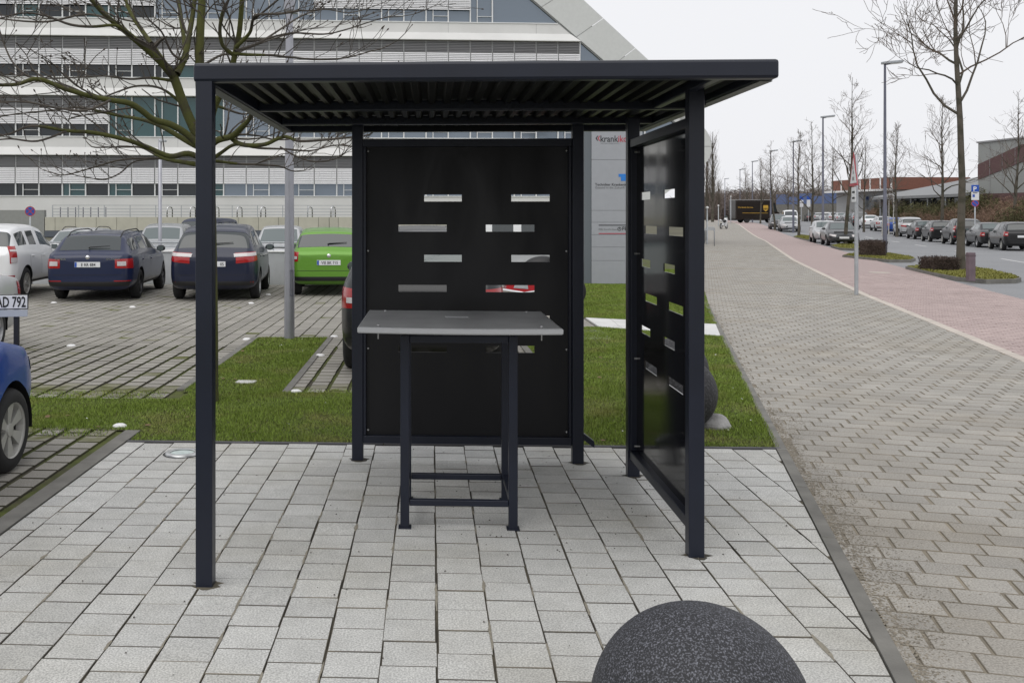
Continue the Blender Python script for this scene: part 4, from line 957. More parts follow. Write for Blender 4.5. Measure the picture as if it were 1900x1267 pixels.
d = 60.5; far_car('sedan', P_['grey'], (1557 - CU) * d / F, d, pi + road_head(d) - .02, 'dark grey car facing the camera behind the slim tree trunk', 'cars on the near kerb', 1.02, M['cglass2'])
d = 66.5; far_car('hatch', P_['lsilver'], (1530 - CU) * d / F, d, pi + road_head(d), 'silver car facing the camera just behind the dark grey one', 'cars on the near kerb', 1.0, M['cglass2'])
d = 97; far_car('sedan', P_['silver'], (1464 - CU) * d / F, d, pi + road_head(d), 'silver car parked in front of the brown delivery truck', 'cars on the near kerb', 1.05, M['cglass2'])
d = 103; far_car('mpv', P_['grey'], (1444 - CU) * d / F, d, pi + road_head(d), 'dark car half hidden by the silver car near the delivery truck', 'cars on the near kerb', .98, M['cglass2'])
d = 118; far_car('van', P_['white'], (1466 - CU) * d / F, d, pi + road_head(d), 'white van far up the street beside the delivery truck', 'cars on the near kerb', .95)

# ------------------------------------------------------------ brown delivery truck crossing the footway
d = 134; tk = empty('delivery_truck', cw((1400 - CU) * d / F, d, gz(d)), 0, 'dark brown delivery truck with gold lettering crossing the footway far away', 'truck')
h = cw(1, .10); tk.rotation_euler = (0, 0, atan2(h.y, h.x))
BR = P_['brown']; GOLD = mat('gold_print', (.55, .33, .04), .5); GOLD2 = mat('gold_dark', (.22, .12, .02), .5)
MB().bbox(-3.15, 1.9, -1.05, 1.05, .48, 3.05, .10).build('cargo_box', BR, tk)
b = MB(); prof = [(1.91, .5), (3.05, .5), (3.12, .9), (3.0, 1.35), (2.72, 1.5), (2.35, 2.7), (2.1, 2.9), (1.91, 2.95)]
b.xprism(prof, -1.0, 1.0); b.build('cab', BR, tk); MB().xprism([(2.05, 1.5), (2.60, 1.5), (2.3, 2.55), (2.05, 2.6)], -1.015, -1.003).build('cab_window', M['cglass'], tk)
MB().bbox(-3.1, 1.85, -1.0, 1.0, 3.051, 3.085, .02).build('roof', mat('truck_roof', (.6, .6, .6), .5), tk)
for x in (-1.55, 2.35):
    for s in (-1, 1): wheel_parts(tk, x, s * .92, .40, M['darkrim'], s, 5, .25)
T2 = lambda s_, x, z, sz, m: text(s_, sz, m, tk, Matrix.Translation((x, -1.056, z)) @ MX90, bold=.015)
T2('Worldwide Services', -2.85, 1.98, .26, GOLD); MB().box(-2.2, 1.35, -1.058, -1.052, 1.28, 1.33).build('gold_stripe', GOLD, tk)
b = MB(); sh_ = [(-.33, 2.35), (.33, 2.35), (.36, 2.1), (.30, 1.75), (0, 1.5), (-.30, 1.75), (-.36, 2.1)]; b.xprism([(x + 1.05, z) for x, z in sh_[::-1]], -1.062, -1.052); sg = b.build('shield', GOLD, tk)
text('ups', .42, BR, sg, Matrix.Translation((.74, -1.064, 1.78)) @ MX90, bold=.02)
MB().bbox(-3.2, -2.2, -1.0, 1.0, .40, .478, .01).build('rear_bumper', M['black'], tk)

# ------------------------------------------------------------ motorcycles
def motorcycle(loc, rz, pm, label, sc_=1.0):
    r = empty('motorcycle', loc, rz, label, 'motorcycle', 'motorcycles'); r.scale = (sc_,) * 3
    for x in (-.72, .72):
        w_ = empty('wheel', (x, 0, .30)); w_.parent = r
        b = MB(); n = 30; m_ = 8
        for i in range(n):
            for j in range(m_): a, c2 = 2 * pi * i / n, 2 * pi * j / m_; R = .255 + .05 * cos(c2); b.v.append((R * cos(a), .055 * sin(c2), R * sin(a)))
        b.f += [(i * m_ + j, i * m_ + (j + 1) % m_, ((i + 1) % n) * m_ + (j + 1) % m_, ((i + 1) % n) * m_ + j) for i in range(n) for j in range(m_)]; b.build('tyre', M['rubber'], w_, True)
        b = MB().lathe([(.205, -.03), (.215, -.03), (.215, .03), (.205, .03), (.205, -.03)], 24, None, 'y')
        for k in range(6): a = k * pi / 3; b.tube([(0, 0, 0), (.21 * cos(a), 0, .21 * sin(a))], .012, 5)
        b.build('rim', M['rim'], w_)
    for y in (-.09, .09): MB().tube([(.72, y, .30), (.52, y * .9, .80), (.45, y * .8, .98)], [.022, .025, .022], 8).build('fork', M['chrome'], r, True)
    MB().tube([(.43, 0, .95), (.1, 0, .62), (-.1, 0, .42), (-.3, 0, .45)], .035, 8).build('frame', M['signred'] if pm is not P_['white'] else M['black'], r, True)
    MB().tube([(-.72, -.08, .30), (-.2, -.07, .42)], .028, 8).build('swing_arm', M['black'], r, True)
    b = sphere_mb(.5, 18, 12); b.v = [(q[0] * .62 + .12, q[1] * .34 * (1 + .4 * q[0]), q[2] * .32 + .82 + q[0] * .08) for q in b.v]; b.build('tank', M['black'], r, True)
    b = MB().bbox(-.62, -.12, -.12, .12, .76, .84, .03); b.v = [(q[0], q[1] * (1 + .4 * (q[0] + .3)), q[2] + (.10 * max(0, -q[0] - .35) * 2)) for q in b.v]; b.build('saddle', M['black'], r, True)
    b = MB().xprism([(-.95, .92), (-.45, .70), (-.35, .80), (-.9, .99)], -.09, .09); b.build('tail_cowl', pm, r)
    b = MB().xprism([(.30, .45), (.55, .62), (.72, .98), (.55, 1.14), (.36, .95), (.22, .7)], -.16, .16); b.build('fairing', M['black'] if pm is not P_['white'] else pm, r)
    b = MB().xprism([(-.55, .34), (.40, .26), (.52, .46), (.36, .66), (-.1, .56), (-.5, .60)], -.19, .19); b.build('belly_fairing', pm, r); MB().xprism([(-.40, .38), (-.12, .36), (-.14, .50), (-.34, .52)], -.20, -.192).build('vent', M['galv'], r)
    MB().xprism([(.56, 1.13), (.70, 1.0), (.60, 1.34), (.54, 1.36)], -.13, .13).build('windshield', M['cglass2'], r)
    MB().bbox(-.12, .25, -.17, .17, .30, .58, .04).build('engine', M['galv'], r)
    MB().tube([(.2, -.18, .35), (-.2, -.2, .28), (-.75, -.2, .36), (-.95, -.2, .42)], [.025, .03, .05, .05], 8).build('exhaust', M['chrome'], r, True)
    for s in (-1, 1): MB().tube([(.45, s * .08, 1.03), (.40, s * .3, 1.08), (.33, s * .38, 1.06)], .014, 6).build('handlebar', M['black'], r, True)
    return r
p = cw(2.885, 19.1); motorcycle(p, YAW, paint('paint_red', (.40, .012, .02)), 'red motorcycle behind the back panel, one wheel showing past its right post')
d = 104; p = cw((1343 - CU) * d / F, d, gz(d)); motorcycle(p, .9, P_['white'], 'white motorcycle parked far away at the left of the footway', 1.0)
# ------------------------------------------------------------ office building
B0 = cw((100 - CU) * 58 / F, 58); BANG = YAW + math.atan(1.7 / 25.88); BC, BS = .9979, .0656
def fac(u, v):                                        # sight line -> (x along the facade, z)
    t = (u - CU) / F; x = (t * 58 - (100 - CU) * 58 / F) / (BC - t * BS); dd = 58 + BS * x; return x, EYE + (CV - v) * dd / F
ob = empty('office_building', B0, BANG, 'long pale grey office building with bands of blinds and a slanted right end', 'building')
M['span'] = mat('facade_grey', (.70, .70, .685), .6, var=.05, vs=.6, world=True); M['span2'] = mat('facade_lip', (.60, .60, .60), .5)
M['blindw'] = mat('white_blind', (.83, .83, .84), .5); M['blindd'] = mat('dark_blind', (.30, .30, .31), .55)
M['mull'] = mat('window_frame', (.78, .79, .79), .5); M['glassd'] = mat('office_glass_dark', (.012, .018, .022), .05, spec=.6)
M['glassb'] = mat('office_glass_blue', (.19, .225, .265), .06, metal=.5); M['glassg'] = mat('office_glass_green', (.03, .085, .09), .06, metal=.2, spec=.8); M['inner'] = mat('inner_dark', (.02, .02, .022), .9)
M['endband'] = mat('end_cladding', (.60, .615, .60), .5, var=.03)
def line_x(p, q): return lambda z: p[0] + (q[0] - p[0]) * (z - p[1]) / (q[1] - p[1])
inx = line_x(fac(985, 0), fac(1113, 110)); outx = line_x(fac(1043, 0), fac(1162, 110))
XW0, ZTOP = -16.0, 21.5
NC = fac(1271, 272); nr = 50 * 59.9 / F
ncx, ncz = NC
ang0 = atan2(-(outx(10) - outx(9)) * 0 + 1, 1)
tdir = Vector((outx(9) - outx(10), -1.0)).normalized(); nrm = Vector((-tdir.y, tdir.x)); 
if nrm.x < 0: nrm = -nrm
a0 = atan2(nrm.y, nrm.x); nose = [(ncx + nr * cos(a0 + (-pi / 4 * 1.0 - a0) * k / 12), ncz + nr * sin(a0 + (-pi / 4 - a0) * k / 12)) for k in range(13)]
low = (ncx - 4.2, ncz - nr - 3.4)
outer = [(outx(ZTOP), ZTOP)] + nose + [low, (low[0], 0)]
inner = [(low[0] - 1.2, 0), (low[0] - 1.2, low[1] + .4), (ncx - 1.0, ncz - .6), (ncx - .9, ncz + .3), (inx(ZTOP), ZTOP)]
inner[2] = (inx(ncz - .1) - .2, ncz - .1); inner[3] = (inx(ncz + .6), ncz + .6)
MB().xprism([(XW0, 0), (low[0] - 1.25, 0), (low[0] - 1.25, low[1] + .35), inner[2], inner[3], (inx(ZTOP) - .02, ZTOP), (XW0, ZTOP)], .42, 15).build('wall', M['inner'], ob)
# end cladding in panels along the slope
eb = MB().xprism(outer + inner, .02, 15).build('end_cladding', mat('end_core', (.30, .31, .31), .6), ob)
zc = [ZTOP - .02 - 1.78 * i for i in range(9)]
for i in range(len(zc) - 1):
    z1, z0 = zc[i] - .02, zc[i + 1]
    if z0 < ncz + nr * .72: break
    sk = .9
    MB().xprism([(inx(z0) + .12, z0), (outx(z0 + sk * 0) + .01, z0 + 1.15), (outx(z1) + .01, z1 + 1.15), (inx(z1) + .12, z1)], -.06, .018).build('cladding_panel', M['endband'], eb)
zl = z1 if False else z0
pn = [(inx(zl) + .12, zl - .02), (outx(zl + 1.13), zl + 1.13)] + nose
pn = [(inx(zl - .02) + .12, zl - .02), (outx(zl + 1.13) + .005, zl + 1.13)] + [q for q in nose if q[1] > ncz + .02] + [(ncx + nr, ncz + .015), (ncx - 1.2, ncz + .015)]
MB().xprism(pn[::-1], -.06, .018).build('cladding_panel', M['endband'], eb)
pn = [(ncx - 1.2, ncz - .015), (ncx + nr, ncz - .015)] + [q for q in nose if q[1] < ncz - .02] + [low, (low[0] - 1.1, low[1] + .2)]
MB().xprism(pn[::-1], -.06, .018).build('cladding_panel', M['endband'], eb)
BAY, BX0, ST = 1.337, -2.19 - 1.337 * 9, 3.48
mullion = MB().bbox(-.035, .035, -.03, .12, 0, 2.36, .006).mesh('mullion', M['mull'])
slim = MB().box(-.022, .022, -.02, .1, 0, .72).mesh('slim_mullion', M['mull']); slim2 = MB().box(-.022, .022, -.02, .1, 0, 2.3).mesh('slim_mullion', M['mull'])
tran = MB().box(.45, BAY - .035, -.015, .06, .36, .385).mesh('transom', M['mull'])
panes = {k: MB().box(.036, BAY - .036, .13, .15, .02, 2.34).mesh('pane', M[k]) for k in ('glassd', 'glassb', 'glassg')}
mb = MB()
for i in range(9): z = .74 + i * .103; mb.add([(.03, -.10, z + .004), (BAY - .03, -.10, z + .004), (BAY - .03, -.045, z + .098), (.03, -.045, z + .098)], [(0, 1, 2, 3)])
for x in (.30, BAY - .30): mb.box(x - .006, x + .006, -.108, -.104, .74, 1.67)
blind = mb.mesh('blind', M['blindw'])
mb = MB()
for i in range(7): z = 1.69 + i * .095; mb.box(.03, BAY - .03, -.10, -.02, z, z + .030)
mb.box(.03, BAY - .03, .02, .05, 1.68, 2.34)
ublind = mb.mesh('upper_blind', M['blindd'])
tape = MB().box(-.012, .012, -.115, -.105, .72, 2.33).mesh('guide_rail', mat('guide_rail', (.10, .10, .105), .5))
rb = random.Random(12)
nb = 0
for s in range(6):
    zs = 2.92 + ST * s
    def endx(z): return float(np.interp(z, [0, low[1] + .4, ncz - .1, ncz + .6, ZTOP], [low[0] - 1.25, low[0] - 1.25, inner[2][0], inx(ncz + .6), inx(ZTOP)])) - .03
    # spandrel with its sloping lower lip, ends follow the slope
    prof = [(.0, zs - .02), (.0, zs - .62), (-.03, zs - .64), (-.32, zs - 1.06), (-.32, zs - 1.10), (.40, zs - 1.12), (.40, zs - .02)]
    if s == 0: prof = [(.0, zs - .02), (.0, zs - 1.3), (.1, zs - 1.3), (.1, -.2), (.40, -.2), (.40, zs - .02)]
    b = MB(); n = len(prof)
    b.v += [(XW0, y, z) for y, z in prof] + [(endx(z), y, z) for y, z in prof]
    b.f += [(i, (i + 1) % n, n + (i + 1) % n, n + i) for i in range(n)] + [tuple(range(n))[::-1], tuple(range(n, 2 * n))]; b.build('spandrel', M['span'], ob)
    MB().box(XW0, endx(zs + .03), -.05, .12, zs - .019, zs + .03).build('window_sill', M['mull'], ob)
    for k in range(46):
        x = BX0 + BAY * k; xe = x + BAY
        if xe > min(endx(zs + 2.3), endx(zs)): break
        u_ = CU + F * ((x + .6) * BC - (CU - 100) * 58 / F) / (58 + BS * x)
        up = (s == 2 - 1 and 190 < u_ < 590) or (s == 3 and (285 < u_ < 590 or u_ > 866)) or (s == 4 and rb.random() < .2)
        gk = 'glassb' if (u_ > 395 + 40 * rb.random() or (s >= 3 and u_ > 280)) else ('glassg' if rb.random() < .25 else 'glassd')
        if up and gk == 'glassd': gk = 'glassg' if rb.random() < .6 else 'glassd'
        for me, nm in ((panes[gk], 'pane'), (mullion, 'mullion')) + (() if up else ((blind, 'blind'), (ublind, 'upper_blind'), (tape, 'guide_rail'))): link(nm, me, ob, (x, 0, zs))
        if k % 2:
            link('slim_mullion', slim2 if up else slim, ob, (x + .42, 0, zs)); link('transom', tran, ob, (x, 0, zs))
    # glass corner cut by the slope
    z0, z1 = zs + .03, zs + 2.32; MB().xprism([(x, z0), (endx(z0), z0), (endx(z1), z1), (x, z1)] if endx(z1) > x else [(x, z0), (endx(z0), z0), (x, z0 + (endx(z0) - x) * (z1 - z0) / (endx(z0) - endx(z1)))], .13, .15).build('pane', M['glassb'], ob); link('mullion', mullion, ob, (x, 0, zs))
    if s:
        for k in range(0, 46, 4):
            x = BX0 + BAY * k
            if x < endx(zs) - .5: MB().box(x - .008, x + .008, -.004, .01, zs - .62, zs - .03).build('panel_joint', M['blindd'], ob)
# podium wall with beige slabs, rail and bike hoops
pd = empty('podium_wall', cw((83 - CU) * 50 / F, 50), BANG, 'low beige slab wall with a steel railing in front of the office building', 'wall')
kp = 50 / F
def pz(v): return EYE - (v - CV) * kp
MB().box(0, 24, .06, .5, -.1, pz(403.5)).build('core', M['kerb'], pd); beige = mat('beige_slab', (.50, .485, .41), .8, var=.08, vs=2, rand=.05)
x = 0; ws = [.51] + [1.02] * 23
for w_ in ws: MB().bbox(x + .008, x + w_ - .008, 0, .058, pz(428), pz(403), .006).build('wall_slab', beige, pd); x += w_
MB().bbox(0, 24, -.06, .05, pz(440), pz(428.6), .01).build('steel_band', mat('blue_steel', (.10, .115, .14), .5), pd)
lower = mat('lower_wall', (.30, .29, .24), .85, var=.1); MB().box(0, 24, .0, .05, -.1, pz(441)).build('lower_wall', lower, pd)
rl = empty('podium_railing', cw((97 - CU) * 50.2 / F, 50.25), BANG, 'thin steel railing along the top of the beige podium wall', 'railing')
for z in (pz(381), pz(388), pz(393.5), pz(399)): MB().box(0, 23.4, -.015, .015, z - .013, z + .013).build('rail', M['galv'], rl)
for i in range(19): MB().box(i * 1.29 - .02, i * 1.29 + .02, -.02, .02, pz(403), pz(380.8)).build('baluster', M['galv'], rl)
for i in range(7): MB().box(.3 + i * .38, .34 + i * .38, .25, .29, pz(403), pz(384.5)).build('stair_baluster', M['lamppost'], rl)
hoop = MB().tube([(0, 0, 0), (0, 0, .42), (.03, .03, .50), (.10, .14, .53), (.17, .27, .50), (.2, .3, .42), (.2, .3, 0)], .03, 8).mesh('bike_hoop', M['chrome'], True)
for i, u in enumerate((310, 353, 397, 440, 484, 571, 614)):
    p = cw((u - CU) * 51.5 / F, 51.5, pz(403)); tag(link('bike_hoop', hoop, None, p), ['chrome bike hoop left of the front post, farthest left of the row', 'chrome bike hoop just left of the front left shelter post', 'chrome bike hoop just right of the mossy trunk', 'second chrome bike hoop right of the mossy trunk', 'chrome bike hoop left of the thick metal pole', 'chrome bike hoop right of the thick metal pole', 'chrome bike hoop nearest to the black back panel'][i], 'bike hoop', 'bike hoops on the podium')
bw = MB().box(-14, 0, 0, .4, -.1, pz(390)).build('base_wall', mat('base_wall', (.28, .285, .275), .7, var=.05), None, loc=cw((82 - CU) * 50 / F, 50)); bw.rotation_euler.z = BANG; tag(bw, 'plain grey base wall at the left edge behind the no stopping sign', 'wall')
for x in (-1.1, -2.3, -4.3, -6.3): MB().box(x - .01, x + .01, -.004, .01, 0, pz(391)).build('joint', M['blindd'], bw)
# low white wall behind the row of cars
lw = empty('low_wall', (0, 25.2, 0), 0, 'low white wall with twin pipe rails behind the parked cars', 'wall')
for i in range(6): MB().bbox(-13 + i * 2.7, -13 + i * 2.7 + 2.69, 0, .25, -.1, .82, .01).build('wall_panel', mat('low_wall_white', (.46, .475, .49), .7, var=.05) if i == 0 else bpy.data.materials['low_wall_white'], lw)
MB().bbox(-13.02, 3.22, -.03, .28, .822, .862, .01).build('coping', M['white'], lw)
for z in (.97, 1.07): MB().tube([(-13, .1, z), (3.2, .1, z)], .022, 8).build('rail', M['galv'], lw, True)
for i in range(10): MB().tube([(-12.8 + i * 1.75, .1, .862), (-12.8 + i * 1.75, .1, 1.07)], .018, 6).build('rail_post', M['galv'], lw)

# ------------------------------------------------------------ trees
def rot_about(v, ax, a): return Matrix.Rotation(a, 3, ax) @ v
def grow(rg, mbT, mbt, p, d, L, r, lev, maxlev, up=.25, nch=(3, 5), wob=.18, thin=.03, spread=(.5, .95)):
    n = max(3, int(L / .35) + 1) if lev < 2 else 4; n = min(n, 7); pts = [p.copy()]; rad = [r]; q = p.copy(); dd = d.normalized()
    for i in range(n):
        dd = (dd + Vector((rg.gauss(0, wob), rg.gauss(0, wob), rg.gauss(0, wob) + up * .35))).normalized(); q = q + dd * (L / n); pts.append(q.copy()); rad.append(max(r * (1 - .72 * (i + 1) / n), .0065))
    (mbT if r > thin else mbt).tube(pts, rad, 6 if r > thin else 4 if r > .012 else 3, False)
    if lev >= maxlev: return
    for k in range(rg.randint(*nch)):
        t = rg.uniform(.25, 1); i = min(int(t * n), n - 1); f = t * n - i; b = pts[i].lerp(pts[i + 1], f); rr = rad[i] * (1 - f) + rad[i + 1] * f
        ax = Vector((rg.gauss(0, 1), rg.gauss(0, 1), rg.gauss(0, 1))).cross(dd)
        if ax.length < .01: continue
        nd = rot_about(dd, ax.normalized(), rg.uniform(*spread)); grow(rg, mbT, mbt, b, nd, L * rg.uniform(.42, .72), rr * rg.uniform(.5, .75), lev + 1, maxlev, up, nch, wob, thin, spread)
def bare_tree(seed, H, r0, clear, nlimb, spread=1.0, maxlev=3, up=.25, up_ang=(.35, .8)):
    rg = random.Random(seed); T_, t_ = MB(), MB(); n = 14; pts = []; rad = []; p = Vector((0, 0, -.1)); d = Vector((0, 0, 1))
    for i in range(n + 1):
        pts.append(p.copy()); t = i / n; rad.append(max(r0 * (1 - t) ** .8 * (1.25 if i == 0 else 1), .012)); d = (d + Vector((rg.gauss(0, .035), rg.gauss(0, .035), .3))).normalized(); p = p + d * (H / n)
    T_.tube(pts, rad, 9, False)
    for k in range(nlimb):
        t = clear + (1 - clear) * ((k + rg.random() * .6) / nlimb) * .96; i = min(int(t * n), n - 1); f = t * n - i; b = pts[i].lerp(pts[i + 1], f); rr = rad[i] * (1 - f) + rad[i + 1] * f
        a = k * 2.4 + rg.uniform(-.5, .5); el = rg.uniform(*up_ang) + .4 * t; dd = Vector((cos(a) * cos(el), sin(a) * cos(el), sin(el))); L = H * .40 * (1.08 - t) * rg.uniform(.75, 1.15) * spread
        grow(rg, T_, t_, b, dd, max(L, .5), max(rr * rg.uniform(.42, .62), .012), 1, maxlev, up)
    return T_, t_
def plant_tree(meshes, loc, rz, sc_, label, group, bark='bark2'):
    o = empty('bare_tree', loc, rz, label, 'tree', group); o.scale = (sc_,) * 3
    link('trunk', meshes[0], o); link('crown', meshes[1], o); return o
TR = []
for sd, H, r0, cl, nl, sp in ((3, 11.8, .108, .36, 24, .88), (5, 10, .115, .26, 20, .85), (9, 9.0, .11, .28, 19, 1.05), (14, 9.5, .11, .22, 20, .8)):
    a, b = bare_tree(sd, H, r0, cl, nl, sp, 3 if sd != 3 else 4); TR.append((a.mesh('trunk', M['bark2'], True), b.mesh('crown', M['twig2'])))
GT = 'bare street trees'
p = gp(1783, 500, .09); plant_tree(TR[0], p + Vector((0, 0, 0)), 2.6, 1.12, 'largest bare street tree, standing on the nearest grass island', GT)
for (u, d, k, rz, s_, lab) in ((1569, 58.5, 1, .4, 1.0, 'slim bare tree rising in front of the dark grey car'), (1507, 72, 3, 1.9, .92, 'bare tree left of the slim one, beside the silver car'), (1482, 84, 2, 3.1, 1.0, 'bare tree with a wide low crown beside the third lamp'),
                               (1438, 100, 1, 4.4, .90, 'bare tree rising behind the parked silver car near the truck'), (1411, 128, 2, 5.2, .95, 'bare tree rising over the middle of the delivery truck'), (1385, 150, 3, .9, .95, 'bare tree rising over the rear of the delivery truck'),
                               (1664, 82, 2, 2.2, 1.05, 'bare tree behind the opposite car row, right of the nearest lamp'), (1747, 78, 2, 4.0, 1.25, 'dense bare tree behind the black hatchback across the street'), (1876, 70, 1, 1.2, 1.05, 'bare tree in front of the grey hall at the right edge'),
                               (1603, 95, 3, 2.9, .95, 'thin bare tree behind the warning sign'), (1545, 112, 2, 3.5, 1.0, 'bare tree in the cluster left of the slim tree, nearest of them'), (1462, 150, 3, 1.5, 1.0, 'bare tree in the far cluster above the blue hoarding')):
    plant_tree(TR[k], cw((u - CU) * d / F, d, gz(d)), rz, s_, lab, GT)
rg = random.Random(77)
for i in range(26):                                   # the far end of the street closes with bare trees
    u = 1318 + i * 11.5 + rg.uniform(-6, 6); d = rg.uniform(190, 300)
    o = plant_tree(TR[1 + i % 3], cw((u - CU) * d / F, d, gz(d)), rg.uniform(0, 6), rg.uniform(.75, 1.15), 'small bare tree in the hazy belt closing the far end of the street', 'far tree belt')
# upright poplar at the left of the far footway
a, b = MB(), MB(); rgp = random.Random(21); a.tube([(0, 0, 0), (.1, 0, 5), (0, .1, 11), (0, 0, 17)], [.3, .24, .14, .03], 8, False)
for k in range(46):
    z = 1.5 + 13 * k / 46; an = k * 2.4; L = 4.2 * (1 - .5 * k / 46); grow(rgp, a, b, Vector((0, 0, z)), Vector((cos(an) * .32, sin(an) * .32, 1)), L, .06, 2, 4, .5, (3, 4), .10, .03, (.2, .45))
pm_ = (a.mesh('trunk', M['bark2'], True), b.mesh('crown', M['twig2']))
for (u, d, s_, lab) in ((1322, 150, .80, 'narrow upright poplar just right of the shelter side post'), (1312, 172, .80, 'upright poplar half hidden behind the shelter side post'), (1334, 185, .45, 'small upright poplar left of the far lamps')): plant_tree(pm_, cw((u - CU) * d / F, d, gz(d)), d, s_, lab, 'poplars')
# birch saplings
a, b = bare_tree(31, 6.2, .05, .3, 12, .5, 3, .4, (.6, 1.0)); bi = (a.mesh('trunk', M['birch'], True), b.mesh('crown', M['twig2']))
for (u, d, lab) in ((1637, 86, 'leaning white birch left of the nearest lamp pole'), (1658, 86, 'white birch right of the nearest lamp pole'), (1649, 88, 'thin birch just behind the nearest lamp pole')): plant_tree(bi, cw((u - CU) * d / F, d, gz(d)), d * 3 + u, 1.0, lab, 'birches')

